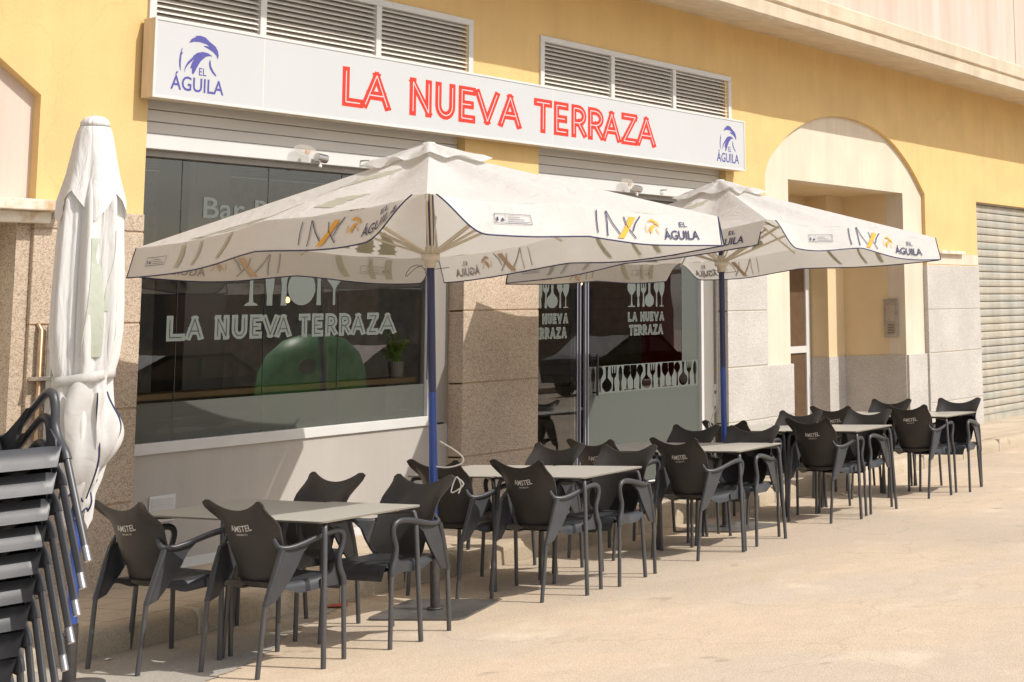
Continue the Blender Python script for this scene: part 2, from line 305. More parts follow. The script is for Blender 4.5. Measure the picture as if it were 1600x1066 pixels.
def offset_line(pts, d):
    out = []; n = len(pts)
    for i, p in enumerate(pts):
        p = Vector(p); a = Vector(pts[i-1]) if i else None; b = Vector(pts[i+1]) if i < n-1 else None
        n1 = (p-a).normalized() if a is not None else None; n2 = (b-p).normalized() if b is not None else None
        if n1 is None: n1 = n2
        if n2 is None: n2 = n1
        m = (Vector((-n1.y, n1.x))+Vector((-n2.y, n2.x)))
        if m.length < 1e-6: m = Vector((-n1.y, n1.x))
        m.normalize(); k = m.dot(Vector((-n1.y, n1.x))); k = max(k, .38)
        out.append((p.x+m.x*d/k, p.y+m.y*d/k))
    return out
def stroke(mb, pts, hw, mp, z, ext=None):
    pts = [Vector(p) for p in pts]; e = hw if ext is None else ext
    pts[0] = pts[0]-(pts[1]-pts[0]).normalized()*e; pts[-1] = pts[-1]+(pts[-1]-pts[-2]).normalized()*e
    A = offset_line(pts, -hw); B = offset_line(pts, hw); n = len(pts)
    mb.add([mp(x, y, z) for x, y in A]+[mp(x, y, z) for x, y in B], [(i, i+1, n+i+1, n+i) for i in range(n-1)])
def sign_text(mbo, mbi, items, z0, z1, hw, hi, mp, dz=.0012):
    for k, (ch, x0, x1) in enumerate(items):
        ix0, ix1, iz0, iz1 = x0+hw*1.0, x1-hw*1.0, z0+hw, z1-hw
        if ch in 'AV': ix0 += hw*.25; ix1 -= hw*.25; 
        for q, s in enumerate(glyph(ch)):
            pts = [(ix0+(ix1-ix0)*a, iz0+(iz1-iz0)*b) for a, b in s]
            cl = lambda x, y, z: mp(x, min(z1, max(z0, y)), z)
            stroke(mbo, pts, hw, cl, dz*(1+.17*((k*4+q) % 9)))
            stroke(mbi, pts, hi, lambda x, y, z: mp(x, min(z1-hw*.55, max(z0+hw*.55, y)), z), dz*(2.9+.15*((k*4+q) % 9)), ext=0)
def text_mesh(txt, size, bold=0):                    # builtin font -> list of verts (x, y), faces
    cu = bpy.data.curves.new('tmp', 'FONT'); cu.body = txt; cu.size = size; cu.offset = bold; cu.resolution_u = 3; cu.fill_mode = 'FRONT'
    o = bpy.data.objects.new('tmp', cu); COL.objects.link(o)
    dg = bpy.context.evaluated_depsgraph_get(); me = o.evaluated_get(dg).to_mesh()
    v = [(p.co.x, p.co.y) for p in me.vertices]; f = [tuple(p.vertices) for p in me.polygons]
    o.evaluated_get(dg).to_mesh_clear(); bpy.data.objects.remove(o); bpy.data.curves.remove(cu)
    x0 = min(a for a, b in v); x1 = max(a for a, b in v); y0 = min(b for a, b in v); y1 = max(b for a, b in v)
    return v, f, (x0, x1, y0, y1)
def fit_text(mb, txt, x0, x1, y0, y1, mp, bold=0):
    v, f, bb = text_mesh(txt, 1, bold)
    mb.add([mp(x0+(a-bb[0])/(bb[1]-bb[0])*(x1-x0), y0+(b-bb[2])/(bb[3]-bb[2])*(y1-y0)) for a, b in v], f)
# eagle outline pieces traced in a 0..1 square (x right, y up) of the whole emblem
_EP = [[(340,300),(370,245),(430,205),(415,198),(480,185),(545,196),(600,240),(680,290),(715,345),(726,400),(715,450),(695,405),(650,365),(600,340),(525,312),(535,303),(600,303),(560,280),(470,266),(400,275)],
 [(365,612),(385,540),(410,490),(340,570),(310,620),(290,680),(300,610),(330,540),(400,460),(395,455),(450,405),(520,383),(590,390),(645,422),(600,425),(560,440),(500,500),(460,570),(430,640),(405,685),(390,670),(388,610)],
 [(245,660),(228,600),(224,520),(235,440),(255,372),(262,380),(250,430),(272,425),(250,470),(246,560),(248,655)],
 [(612,468),(622,480),(630,540),(660,600),(705,655),(695,668),(650,630),(612,570),(602,520)]]
EAG = [[((x-130)/675, (880-y)/695) for x, y in p] for p in _EP]
def eagle(mb, x0, x1, z0, z1, mp):
    for p in EAG: mb.poly([[(x0+(x1-x0)*a, z0+(z1-z0)*b) for a, b in p]], mp)
# ------------------------------------------------------------------ setting
mb = MB(); KY = 7.93
def gz(x, y): return 0
mb.add([(-200, -300, 0), (300, -300, 0), (300, KY+.02, 0), (-200, KY+.02, 0)], [(0, 1, 2, 3)])
tag(mb.build('street', M['street']), kind='structure')
mb = MB()                                            # greyer worn strip near the kerb at the left, irregular edge, 4 mm proud
ed = [(1.5, 5.2), (3.4, 6.25), (4.3, 6.5), (4.9, 6.72), (5.25, 6.80), (5.6, 6.92), (5.95, 7.10), (6.25, 7.35), (6.7, 7.62), (7.3, 7.90)]
ed = [(a[0]+(b[0]-a[0])*q/14+.05*noise.noise(Vector((a[0]*5+q*.7, i*3., 1))), a[1]+(b[1]-a[1])*q/14+.06*noise.noise(Vector((i*4.+q*.6, 2, 7)))) for i, (a, b) in enumerate(zip(ed, ed[1:])) for q in range(14)]+[(7.3, 7.93), (1.5, 7.93)]
mb.poly([ed], lambda x, y: (x, y, .004)); tag(mb.build('asphalt_patch', M['gutter']), kind='structure')
mb = MB()
def kerbp(u, v):                                     # rounded kerb profile swept along x
    prof = [(KY, -.02), (KY, .09), (KY+.012, .125), (KY+.05, .147), (KY+.16, .150)]
    y, z = prof[round(v*4)]; x = -12+u*60
    return (x, y+.008*noise.noise(Vector((x*1.3, v*3, 0))), z+.007*noise.noise(Vector((x*2.1, v*3, 5)))*(v > .2))
mb.grid(kerbp, 300, 4); tag(mb.build('kerb', M['kerb']), kind='structure')
mb = MB()
for k in range(34):                                  # open joints between kerb stones
    x = -11.2+k*1.02; mb.box(x, x+.012, KY-.009, KY+.155, -.01, .1515)
tag(mb.build('kerb_joints', M['jointg']), kind='structure')
mb = MB(); mb.grid(lambda u, v: (-12+u*60, KY+.16+v*1.6, .150-.045*v+.003*noise.noise(Vector((u*60, v*3, 0)))), 120, 6)
tag(mb.build('pavement', M['pave']), kind='structure')
mb = MB(); mb.box(-30, 60, -22, -7.2, -.05, .14); tag(mb.build('far_pavement', M['kerb']), kind='structure')
def spline(P, n=4):
    o = []
    for i in range(len(P)-1):
        p0, p1, p2, p3 = (Vector(P[max(i-1, 0)]), Vector(P[i]), Vector(P[i+1]), Vector(P[min(i+2, len(P)-1)]))
        for k in range(n):
            t = k/n; q = .5*((2*p1)+(p2-p0)*t+(2*p0-5*p1+4*p2-p3)*t*t+(3*p1-p0-3*p2+p3)*t**3); o.append((q.x, q.y))
    return o+[P[-1]]
# ------------------------------------------------------------------ the building
B = empty('apartment_building', (0, FY, 0), 0, 'yellow rendered building with a granite base, arched entrance and shopfronts', 'building')
def bb(name, mbx, m, bevel=0, parent=None, label=None):
    o = mbx.build(name, m, None, bevel)
    p = parent or B; o.parent = p; o.matrix_parent_inverse = p.matrix_basis.inverted() if p is B else Matrix()
    if label: o['label'] = label
    return o
GB = .06                                             # foot of the walls, just under the pavement sheet
W0, W1, P0, P1, W2, W3 = 6.86, 9.90, 9.90, 10.84, 10.84, 13.88
# yellow wall as one outline with openings
arch = [(14.67, 1.0), (14.67, 3.38), (14.76, 3.55), (14.94, 3.70), (15.22, 3.90), (15.60, 4.07), (16.0, 4.18), (16.4, 4.23), (16.8, 4.23), (17.2, 4.19), (17.6, 4.10), (17.98, 3.94), (18.36, 3.70), (18.72, 3.38), (18.72, 1.0)]
arch = [arch[0]]+spline(arch[1:-1])+[arch[-1]]
outer = [(-8, GB), (-8, 5.08), (34, 5.08), (34, GB)]
wall = MB()
outl = [(-8, 2.60), (3.0, 2.60), (3.0, 3.2), (4.2, 3.75), (5.5, 3.75), (6.10, 3.30), (6.10, 2.60), (6.10, GB), (6.86, GB), (6.86, 4.42), (9.90, 4.42), (9.90, GB), (10.84, GB), (10.84, 4.42), (13.88, 4.42), (13.88, GB)] \
     + [(14.67, GB)]+arch[1:-1]+[(18.72, GB), (20.40, GB), (20.40, 3.36), (27, 3.36), (27, GB), (34, GB), (34, 5.08), (-8, 5.08)]
wall.prism([outl], FY, FY+.30)
bb('wall', wall, [M['yellow']])
# granite base blocks, a little proud of the render, with tooled joints between
def blocks(name, x0, x1, zs, m, y=FY-.012, mj=M['joint'], side=None, base=GB):
    g = MB(); z = base; j = MB()
    for k, zt in enumerate(zs):
        g.box(x0, x1, y, FY+.16, z, zt-.006); z = zt+.006
        if k < len(zs)-1: j.box(x0+.004, x1-.004, y+.008, FY+.15, zt-.006, zt+.006)
    o = bb(name, g, m, .006)
    if j.v: bb('mortar_joint', j, mj, parent=o)
    return o
blocks('granite_pier', 6.094, W0+.004, [.62, 1.24, 1.81, 2.43, 2.56], M['granb'])
blocks('granite_pier', P0-.004, P1+.004, [.62, 1.24, 1.86, 2.48], M['granb'])
blocks('granite_pier', W3-.004, 14.676, [.60, 1.19], M['grang'], mj=M['jointg']); blocks('granite_pier', W3-.004, 14.674, [1.81, 2.41], M['grang'], mj=M['jointg'], base=1.20)
blocks('granite_pier', 14.678, 15.27, [.60, 1.19], M['grang'], mj=M['jointg'], y=FY+.02)
blocks('granite_pier', 18.714, 20.41, [.50, 1.175], M['grang'], mj=M['jointg']); blocks('granite_pier', 18.714, 20.41, [1.775, 2.40], M['grang'], mj=M['jointg'], base=1.185)
mb = MB(); mb.box(18.724, 20.40, FY-.006, FY+.1, 2.408, 2.56); bb('cream_band', mb, M['cream'])
mb = MB(); mb.box(18.716, 20.405, FY-.004, FY+.1, 1.16, 1.20); mb.box(W3+.002, 14.67, FY-.004, FY+.1, 1.17, 1.21); bb('mortar_joint', mb, M['jointg'])
mb = MB(); mb.box(18.6, 19.85, FY-.07, FY-.001, 2.555, 2.60); bb('ledge', mb, M['lint'], .004)
# arched portal: cream panel set back, with a deep niche
mb = MB()
pan = [(14.60, GB), (14.60, 4.3), (18.80, 4.3), (18.80, GB), (18.16, GB), (18.16, 3.36), (15.25, 3.36), (15.25, GB)]
mb.prism([pan], FY+.055, FY+.31); bb('arch_panel', mb, M['cream'])
mb = MB(); mb.box(18.165, 18.712, FY+.02, FY+.054, GB, 1.18); bb('granite_dado', mb, M['grang'], .004)
mb = MB()
yb = 10.57
mb.box(18.162, 18.30, FY+.312, yb+.5, GB, 3.5); mb.box(15.0, 15.248, FY+.312, yb+.5, GB, 3.5)        # side walls
mb.box(15.0, 18.3, FY+.312, yb+.7, 3.362, 3.5)                                                    # ceiling
mb.box(17.73, 18.161, yb, yb+.5, GB, 3.361); mb.box(15.249, 17.729, 10.92, 11.1, GB, 3.361)
bb('niche_wall', mb, M['inner'])
mb = MB()
mb.box(18.148, 18.161, FY+.056, yb-.001, GB, 1.18); mb.box(17.722, 18.147, yb-.014, yb-.0005, GB, 1.18); mb.box(17.716, 17.7215, yb-.014, 10.85, GB, 1.18)
bb('granite_dado', mb, M['grang'])
mb = MB(); mb.box(14, 19, FY+.32, 11.1, GB-.02, .115); bb('niche_floor', mb, M['kerb'])
dr = MB()
for x0, x1, z0, z1 in ((17.60, 17.70, .12, 2.62), (15.8, 15.9, .12, 2.62), (16.70, 16.78, .12, 2.62), (15.9, 17.60, 1.25, 1.34), (15.9, 17.60, 2.54, 2.62), (15.9, 17.6, .12, .2)): dr.box(x0, x1, 10.84, 10.90, z0, z1)
door = bb('entrance_door', dr, M['white'], .003)
g = MB(); g.box(15.9, 17.60, 10.865, 10.875, .2, 2.54); g.build('pane', M['doorg'], door)
o = door
mb = MB(); mb.box(18.135, 18.1475, 9.72, 9.94, 1.42, 1.93); ic = mb.build('intercom', M['galv'], None, .003)
tag(ic, 'steel door intercom panel on the wall inside the arched entrance', 'intercom')
k = MB(); k.box(18.128, 18.1345, 9.77, 9.89, 1.64, 1.86); k.build('speaker_plate', M['steel'], ic, .002)
k = MB()
for a in range(4):
    for b in range(3): k.box(18.126, 18.1345, 9.78+b*.035, 9.805+b*.035, 1.47+a*.035, 1.492+a*.035)
k.build('button', M['topedge'], ic)
# overhanging storey: cove, two bands, rendered parapet
cp = [(FY+.02, 5.03), (8.74, 4.93), (8.70, 4.955), (8.69, 5.085), (8.73, 5.10), (8.735, 5.125), (8.70, 5.14), (8.69, 5.30), (8.74, 5.325), (8.745, 5.34)]
mb = MB(); mb.grid(lambda u, v: (-12+u*50, cp[round(v*9)][0]+.004*noise.noise(Vector((u*90, v*9, 0))), cp[round(v*9)][1]+.006*noise.noise(Vector((u*60, v*9, 3)))), 260, 9, smooth=False)
bb('cornice', mb, M['cornice'])
mb = MB(); mb.box(-12, 38, 8.745, FY+.3, 5.335, 9.5); bb('upper_wall', mb, M['pink'])
mb = MB()
for x in (13.97, 20.2, 26.4): mb.box(x, x+.012, 8.741, 8.748, 5.345, 9.5)
bb('render_joint', mb, M['joint'])
# left neighbour bay: pale panel, stained lintel, pale door, jamb
mb = MB(); mb.box(2.8, 6.2, FY+.075, FY+.29, 2.5, 3.95); bb('arch_panel', mb, M['pink'])
mb = MB(); mb.box(2.6, 6.24, FY-.16, FY+.3, 2.535, 2.605); mb.box(2.6, 6.16, FY-.08, FY-.002, 2.46, 2.534); bb('lintel', mb, M['lint'], .006)
mb = MB(); mb.box(6.0, 6.093, FY+.02, FY+.3, GB, 2.52); bb('jamb', mb, M['granb'])
mb = MB(); mb.box(3.0, 6.01, FY+.19, FY+.24, GB, 2.53); mb.box(3.02, 5.2, FY+.185, FY+.1895, .25, 1.1); mb.box(5.25, 5.98, FY+.185, FY+.1895, .2, 2.3); dd = bb('side_door', mb, M['door'], .003)
k = MB(); k.tube([(5.86, -.02+FY+.19, 1.62), (5.86, FY+.12, 1.62), (5.78, FY+.12, 1.62)], .012); k.build('handle', M['black'], dd)
# shopfront openings
def opening(x0, x1, left):
    r = MB(); yb_ = FY+.17
    r.box(x0-.02, x0+.001, yb_, FY+.6, GB, 3.4)
    # roller shutter, partly lowered behind the sign
    sh = MB(); z = 3.135
    while z < 3.6:
        sh.box(x0+.002, x1-.002, FY+.085, FY+.115, z, z+.082); z += .086
    s = bb('roller_shutter', sh, M['shut'], .006)
    b_ = MB(); b_.box(x0+.002, x1-.002, FY+.07, FY+.125, 3.025, 3.132); b_.build('bottom_bar', M['white'], s, .005)
    hk = MB()
    for hx in (x0+1.52, x0+1.95): hk.tube([(hx, FY+.07, 3.08), (hx, FY+.03, 3.08), (hx+.05, FY+.03, 3.085)], .006, 6)
    hk.build('hook', M['topedge'], s)
    hd = MB(); hd.box(x0+.002, x1-.002, FY+.13, FY+.3, 2.98, 3.4); bb('window_head', hd, M['greymetal'])
opening(W0, W1, True); opening(W2, W3, False)
GL = FY+.19
# window 1
lw = MB(); lw.box(W0+.006, W1-.006, FY+.155, FY+.30, GB, .905); bb('low_wall', lw, M['greywall'])
sk = MB(); sk.box(W0+.01, W1-.01, FY+.143, FY+.154, .1, .17); bb('skirting', sk, M['white'])
fr = MB()
fr.box(W0+.004, 9.70, FY+.135, FY+.26, .907, .985); fr.box(9.655, 9.70, FY+.145, FY+.26, .986, 2.979)
win = bb('shop_window', fr, M['white'], .004)
gu = MB(); gu.box(9.703, 9.862, FY+.16, FY+.28, .92, 2.975); gu.box(9.865, 9.893, FY+.162, FY+.28, GB, 2.975); bb('shutter_guide', gu, [M['greymetal']])
def quad(x0, x1, z0, z1, y): return ([(x0, y, z0), (x1, y, z0), (x1, y, z1), (x0, y, z1)], [(0, 1, 2, 3)])
pz = [W0+.006, 7.29, 8.03, 8.73, 9.654]
pn = MB()
for a, b in zip(pz, pz[1:]): pn.add(*quad(a+.002, b-.002, .986, 2.979, GL))
pn.build('pane', M['glass'], win)
pj = MB()
for a in pz[1:-1]: pj.box(a-.002, a+.002, GL-.002, GL+.008, .987, 2.978)
pj.build('glass_joint', M['black'], win)
fm = MB(); fm.add(*quad(W0+.01, 9.65, .99, 1.255, GL-.003)); fm.build('frosted_film', M['film'], win)
dec = MB(); dei = MB()
mpg = lambda x, y, z: (x, GL-.003-z, y)
lt = lambda s, xs: list(zip(s, [a for a, b in xs], [b for a, b in xs]))
X1 = [(7.21, 7.36), (7.355, 7.515), (7.60, 7.725), (7.745, 7.88), (7.90, 8.01), (8.0, 8.17), (8.12, 8.285), (8.345, 8.455), (8.47, 8.58), (8.60, 8.72), (8.735, 8.86), (8.845, 9.01), (9.02, 9.14), (9.135, 9.335)]
sign_text(dec, dei, lt('LANUEVATERRAZA', X1), 1.68, 1.86, .026, .003, mpg, .0008)
fit_text(dec, 'Bar R', 7.47, 8.06, 2.565, 2.72, lambda x, y: (x, GL-.004, y), .012)
# cutlery silhouettes: half-width profiles from the bottom (0) to the top (1)
SH = {'spoon': [(0, .10), (.05, .12), (.35, .07), (.52, .09), (.60, .22), (.74, .40), (.88, .36), (.97, .18), (1, .05)],
 'round': [(0, .05), (.02, .3), (.12, .52), (.25, .60), (.38, .50), (.48, .25), (.55, .12), (.8, .13), (1, .16)],
 'wine': [(0, .40), (.03, .38), (.06, .10), (.3, .05), (.44, .06), (.52, .22), (.64, .42), (.80, .45), (1, .34)],
 'flute': [(0, .30), (.03, .28), (.05, .06), (.38, .05), (.48, .2), (.6, .34), (.8, .42), (1, .36)],
 'knife': [(0, .12), (.05, .16), (.35, .10), (.45, .20), (.7, .24), (.9, .18), (1, .03)],
 'fork': [(0, .12), (.05, .14), (.4, .07), (.52, .10), (.62, .30), (.72, .34), (1, .34)]}
def cut(kind, cx, z0, z1, w):
    p = SH[kind]; H = z1-z0
    R_ = [(cx+a*w, z0+t*H) for t, a in p]; L_ = [(cx-a*w, z0+t*H) for t, a in reversed(p)]
    if kind == 'fork':                               # tines
        tp = R_[:-1]; out_ = tp; e = .34*w; zt = z1; zb = z0+.72*H
        mid = [(cx+e, zt), (cx+e*.7, zt), (cx+e*.55, zb), (cx+e*.3, zb), (cx+e*.15, zt), (cx-e*.15, zt), (cx-e*.3, zb), (cx-e*.55, zb), (cx-e*.7, zt), (cx-e, zt)]
        return tp+mid+L_[1:]
    return R_+L_
mp2 = lambda x, y: (x, GL-.0035, y)
def prof_(cx, p): return [(cx+w_, z) for z, w_ in p]+[(cx-w_, z) for z, w_ in reversed(p)]
for cx, p in ((7.905, [(1.925, .062), (1.935, .055), (1.955, .018), (2.10, .014), (2.155, .025), (2.3, .09), (2.42, .08)]), (8.07, [(1.925, .026), (2.0, .025), (2.08, .038), (2.155, .042), (2.3, .04), (2.42, .01)]),
    (8.20, [(1.925, .028), (2.0, .024), (2.08, .022), (2.13, .03), (2.155, .05), (2.42, .06)]), (8.53, [(1.925, .022), (2.1, .015), (2.155, .022), (2.42, .02)]), (8.68, [(1.925, .011), (2.05, .011), (2.08, .03), (2.12, .07), (2.155, .085), (2.42, .06)])):
    dec.poly([prof_(cx, p)], mp2)
dec.poly([arc(8.365, 2.06, .13, .135, 0, 345, 23)], mp2)
tag(dec.build('window_lettering', M['frost'], win), 'frosted shop name and cutlery on the glass'); dei.build('lettering_inline', M['black'], win)
# window 2 (glazed front down to the ground)
fr = MB(); fr.box(13.60, 13.645, FY+.145, FY+.26, .12, 2.979); fr.box(W2+.004, 13.645, FY+.15, FY+.26, .10, .119)
win2 = bb('shop_window', fr, M['white'], .004)
gu = MB(); gu.box(13.648, 13.862, FY+.16, FY+.28, .08, 2.975); gu.box(13.865, 13.876, FY+.162, FY+.28, .08, 2.975); bb('shutter_guide', gu, M['greymetal'])
pn = MB()
for a, b in ((W2+.006, 11.62), (11.78, 12.60), (12.60, 13.598)): pn.add(*quad(a+.002, b-.002, .121, 2.979, GL))
pn.add(*quad(11.56, 11.83, .121, 2.979, GL+.05))
pn.build('pane', M['glass'], win2)
k = MB()
for x in (11.615, 11.66, 11.735, 11.775): k.box(x, x+.010, GL-.004, GL+.02, .121, 2.979)
k.build('glass_edge', mat('glass_edge_lilac', (.30, .30, .36), .3), win2)
k = MB(); k.tube([(11.86, GL-.05, 1.02), (11.86, GL-.05, 1.42)], .012); k.tube([(11.86, GL-.05, 1.05), (11.86, GL, 1.05)], .008); k.tube([(11.86, GL-.05, 1.39), (11.86, GL, 1.39)], .008); k.build('handle', M['black'], win2)
d2 = MB(); di2 = MB()
def fitrow(s, x0, x1, gap=.012):
    wd = {'L': .8, 'A': 1.15, 'N': 1, 'U': .95, 'E': .8, 'V': 1.15, 'T': .85, 'R': .9, 'Z': .9, ' ': .5}; tot = sum(wd[c] for c in s); u = (x1-x0-gap*len(s))/tot; x = x0; r = []
    for c in s:
        if c != ' ': r.append((c, x, x+wd[c]*u))
        x += wd[c]*u+gap
    return r
for (xa, xb) in ((12.39, 13.0), (10.93, 11.49)):
    sign_text(d2, di2, fitrow('LA NUEVA', xa, xb, .006), 1.725, 1.825, .014, .0018, mpg, .0008)
    sign_text(d2, di2, fitrow('TERRAZA', xa+.02, xb-.02, .006), 1.585, 1.695, .014, .0018, mpg, .0008)
    for kd, u, w_ in (('wine', .10, .15), ('knife', .28, .12), ('fork', .42, .13), ('round', .58, .13), ('spoon', .78, .12), ('flute', .92, .12)):
        d2.poly([cut(kd, xa+(xb-xa)*u, 1.875, 2.14, w_)], mp2)
# frosted lower band with cut-out cutlery
x0, x1 = 11.79, 13.59; holes = []; kinds = ['knife', 'spoon', 'round', 'fork', 'knife', 'wine', 'flute', 'spoon', 'round', 'fork', 'knife', 'wine', 'flute', 'spoon', 'round', 'fork', 'knife']
for i, kd in enumerate(kinds): holes.append(cut(kd, x0+.06+i*(x1-x0-.12)/(len(kinds)-1), 1.045, 1.292, .13))
d2.poly([[(x0, 1.03), (x1, 1.03), (x1, 1.30), (x0, 1.30)]]+holes, mp2)
d2.build('window_lettering', M['frost'], win2); di2.build('lettering_inline', M['black'], win2)
fm = MB(); fm.add(*quad(x0, x1, .13, 1.03, GL-.0035)); fm.add(*quad(13.30, 13.59, 1.301, 2.97, GL-.0035)); fm.build('frosted_film', cloth('frosted_film_pale', (.165, .185, .165), .2, 0, alpha=.68, rough=.5), win2)
# air grille low on the wall
k = MB(); k.box(7.10, 7.30, FY+.14, FY+.154, .44, .62)
for i in range(9): k.box(7.115, 7.285, FY+.132, FY+.139, .455+i*.0175, .462+i*.0175)
bb('air_grille', k, M['white'])
# rooms behind the glass
rm = MB(); ya, yb2 = FY+.301, 13.6
rm.box(4.5, 16, yb2, yb2+.1, .1, 3.35); rm.box(4.4, 4.5, ya, yb2, .1, 3.35); rm.box(14.2, 14.3, ya+.2, yb2, .1, 3.35); rm.box(4.5, 14.2, ya, yb2, 3.351, 3.42)
bb('room_wall', rm, M['room'])
rm = MB(); rm.box(4.5, 14.2, ya, yb2, .04, .13); bb('room_floor', rm, M['roomfloor'])
rm = MB(); rm.box(8.75, 9.15, 11.6, 12.0, .131, 3.35); bb('room_pillar', rm, M['greywall'])
rm = MB()
for i in range(24): rm.box(14.12+.004*(i % 2), 14.195, 10.90, 13.55, .135+i*.125, .25+i*.125)
bb('brick_wall', rm, mat('pale_brick', (.62, .56, .46), .8, noise_amt=.15))
rm = MB(); rm.box(14.10, 14.195, 10.0, 10.89, .135, 3.34); bb('red_partition', rm, M['redwall'])
# counter shelf, plant, pendant lamps, indoor tables: things
k = MB(); k.box(6.95, 9.64, FY+.27, FY+.62, 1.27, 1.315); ct = empty('counter', (8.3, FY+.4, .13), 0, 'wooden counter shelf running behind the lower edge of the long shop window', 'counter')
o = k.build('shelf', M['wood'], None, .004); o.parent = ct; o.matrix_parent_inverse = ct.matrix_basis.inverted()
k = MB(); k.box(7.0, 9.6, FY+.58, FY+.61, .14, 1.265); o = k.build('front_panel', M['greywall']); o.parent = ct; o.matrix_parent_inverse = ct.matrix_basis.inverted()
pl = empty('potted_plant', (9.56, FY+.42, 1.316), 0, 'bright green bushy plant in a ribbed white pot behind the shop window', 'plant')
k = MB(); n_ = 40
for a in range(2):
    pr = [(.052, 0), (.062, .13)] if a == 0 else [(.056, .13), (.05, .10)]
    vs = [(r*(1+.05*(j % 2))*math.cos(2*PI*j/n_), r*(1+.05*(j % 2))*math.sin(2*PI*j/n_), z) for r, z in pr for j in range(n_)]
    k.add(vs, [(j, (j+1) % n_, n_+(j+1) % n_, n_+j) for j in range(n_)])
k.add([(.054*math.cos(2*PI*j/20), .054*math.sin(2*PI*j/20), .12) for j in range(20)], [tuple(range(20))])
k.build('pot', M['pot'], pl)
k = MB(); rnd = random.Random(3)
for s in range(30):
    a = rnd.uniform(0, 2*PI); rr = rnd.uniform(.01, .12); hh = rnd.uniform(.08, .30)*(1.15-rr*2.5); b = Vector((.02*math.cos(a), .02*math.sin(a), .12)); t = Vector((rr*math.cos(a), rr*math.sin(a), .13+hh))
    k.tube([b, (b+t)/2+Vector((0, 0, .02)), t], .0025, 5)
    for q in range(14):
        c = b.lerp(t, .35+.65*q/13); d = Vector((rnd.uniform(-1, 1), rnd.uniform(-1, 1), rnd.uniform(-.2, .8))).normalized(); e = d.orthogonal().normalized(); L_ = rnd.uniform(.02, .038)
        k.add([c, c+d*L_*.5+e*L_*.3, c+d*L_, c+d*L_*.5-e*L_*.3], [(0, 1, 2, 3)])
k.build('foliage', M['leaf'], pl)
for i, (x, y, z, lb) in enumerate(((9.97, 11.8, 2.05, 'small bare pendant bulb glowing inside behind the plate drawing on the window'), (13.04, 10.9, 2.19, 'small bare pendant bulb glowing inside near the glass door'), (7.75, 10.2, 2.86, 'dark disc pendant lamp hanging behind the word Bar on the glass'))):
    pe = empty('pendant_lamp', (x, y, 3.35), 0, lb, 'lamp', 'pendant lamps inside the bar')
    k = MB(); k.tube([(0, 0, 0), (0, 0, z-3.35)], .004, 6); k.build('cord', M['black'], pe)
    if i < 2:
        k = MB(); k.lathe([(0, -.026), (.010, -.024), (.017, -.018), (.021, -.006), (.021, .004), (.016, .016), (.009, .026), (.0, .034)], 20, (0, 0, z-3.38)); k.build('bulb', M['bulb'], pe)
    else:
        k = MB(); k.lathe([(0, .015), (.09, .012), (.09, -.01), (0, -.012)], 24, (0, 0, 3.08-3.35)); k.build('lamp_shade', M['greymetal'], pe)
for i, (x, y, lb) in enumerate(((12.1, 10.75, 'pale table inside the bar nearest to the glass door'), (12.0, 12.0, 'pale table further back inside the bar'))):
    t = empty('indoor_table', (x, y, .13), 0, lb, 'table', 'tables inside the bar')
    k = MB(); k.box(-.5, .5, -.35, .35, .71, .74); k.build('tabletop', M['pot'], t, .003)
    k = MB(); k.tube([(0, 0, 0), (0, 0, .71)], .035); k.box(-.2, .2, -.2, .2, 0, .015); k.build('pedestal', M['black'], t)
# door lamp / lock box clipped on the shutter bars
def spot(x, lb):
    t = empty('spotlight', (x, FY+.06, 3.07), 0, lb, 'lamp', 'clear disc spotlights on the shutters')
    k = MB(); k.tube([(-.035, -.045, 0), (.055, -.045, -.01)], .034, 18); k.build('housing', M['steel'], t)
    k = MB(); k.tube([(.0, -.045, -.03), (0, -.045, -.055)], .008, 8); k.lathe([(0, -.02), (.014, -.012), (.014, .004), (0, .01)], 12, (0, -.045, -.065)); k.build('knob', M['cable'], t)
    k = MB(); vs = [(-.15+.105*math.cos(a*PI/16), -.05+.02*math.sin(a*PI/16), .045+.045*math.sin(a*PI/16)) for a in range(32)]
    k.add(vs, [tuple(range(32))]); k.build('lens', cloth('clear_lens', (.7, .66, .6), .5, 0, alpha=.45, rough=.2), t)
    k = MB(); k.tube([(-.14, -.07, .03), (-.13, -.05, .03)], .018, 10); k.build('bulb', M['orangei'], t)
spot(8.36, 'clear oval disc spotlight clipped to the shutter of the long window'); spot(12.32, 'clear oval disc spotlight clipped to the shutter of the glazed door front')
# louvres
def louvre(x0, x1, divs, z0, z1):
    f = MB(); y0, y1 = FY-.02, FY+.10; fw_ = .055
    f.box(x0, x1, y0, y1, z1-fw_, z1); f.box(x0, x1, y0, y1, z0-.1, z0)
    xs = [x0+fw_/2]+divs+[x1-fw_/2]
    for x in xs: f.box(x-fw_/2, x+fw_/2, y0-.001, y1+.001, z0+.0005, z1-fw_-.0005)
    fo = bb('louvre_window', f, M['white'], .003)
    s = MB(); n = 13
    for a, b in zip(xs, xs[1:]):
        for i in range(n):
            z = z0+.004+i*(z1-fw_-z0)/n; h_ = (z1-fw_-z0)/n
            s.add([(a+fw_/2+.001, y0+.012, z), (b-fw_/2-.001, y0+.012, z), (b-fw_/2-.001, y0+.075, z+h_*.98), (a+fw_/2+.001, y0+.075, z+h_*.98),
                   (a+fw_/2+.001, y0+.012, z+.004), (b-fw_/2-.001, y0+.012, z+.004), (b-fw_/2-.001, y0+.07, z+h_*.98+.004), (a+fw_/2+.001, y0+.07, z+h_*.98+.004)],
                  [(0, 1, 2, 3), (4, 7, 6, 5), (0, 4, 5, 1)])
    s.build('slats', M['slat'], fo)
    d = MB(); d.box(x0+.01, x1-.01, y1+.002, y1+.01, z0-.05, z1-.01); d.build('backing', M['vback'], fo)
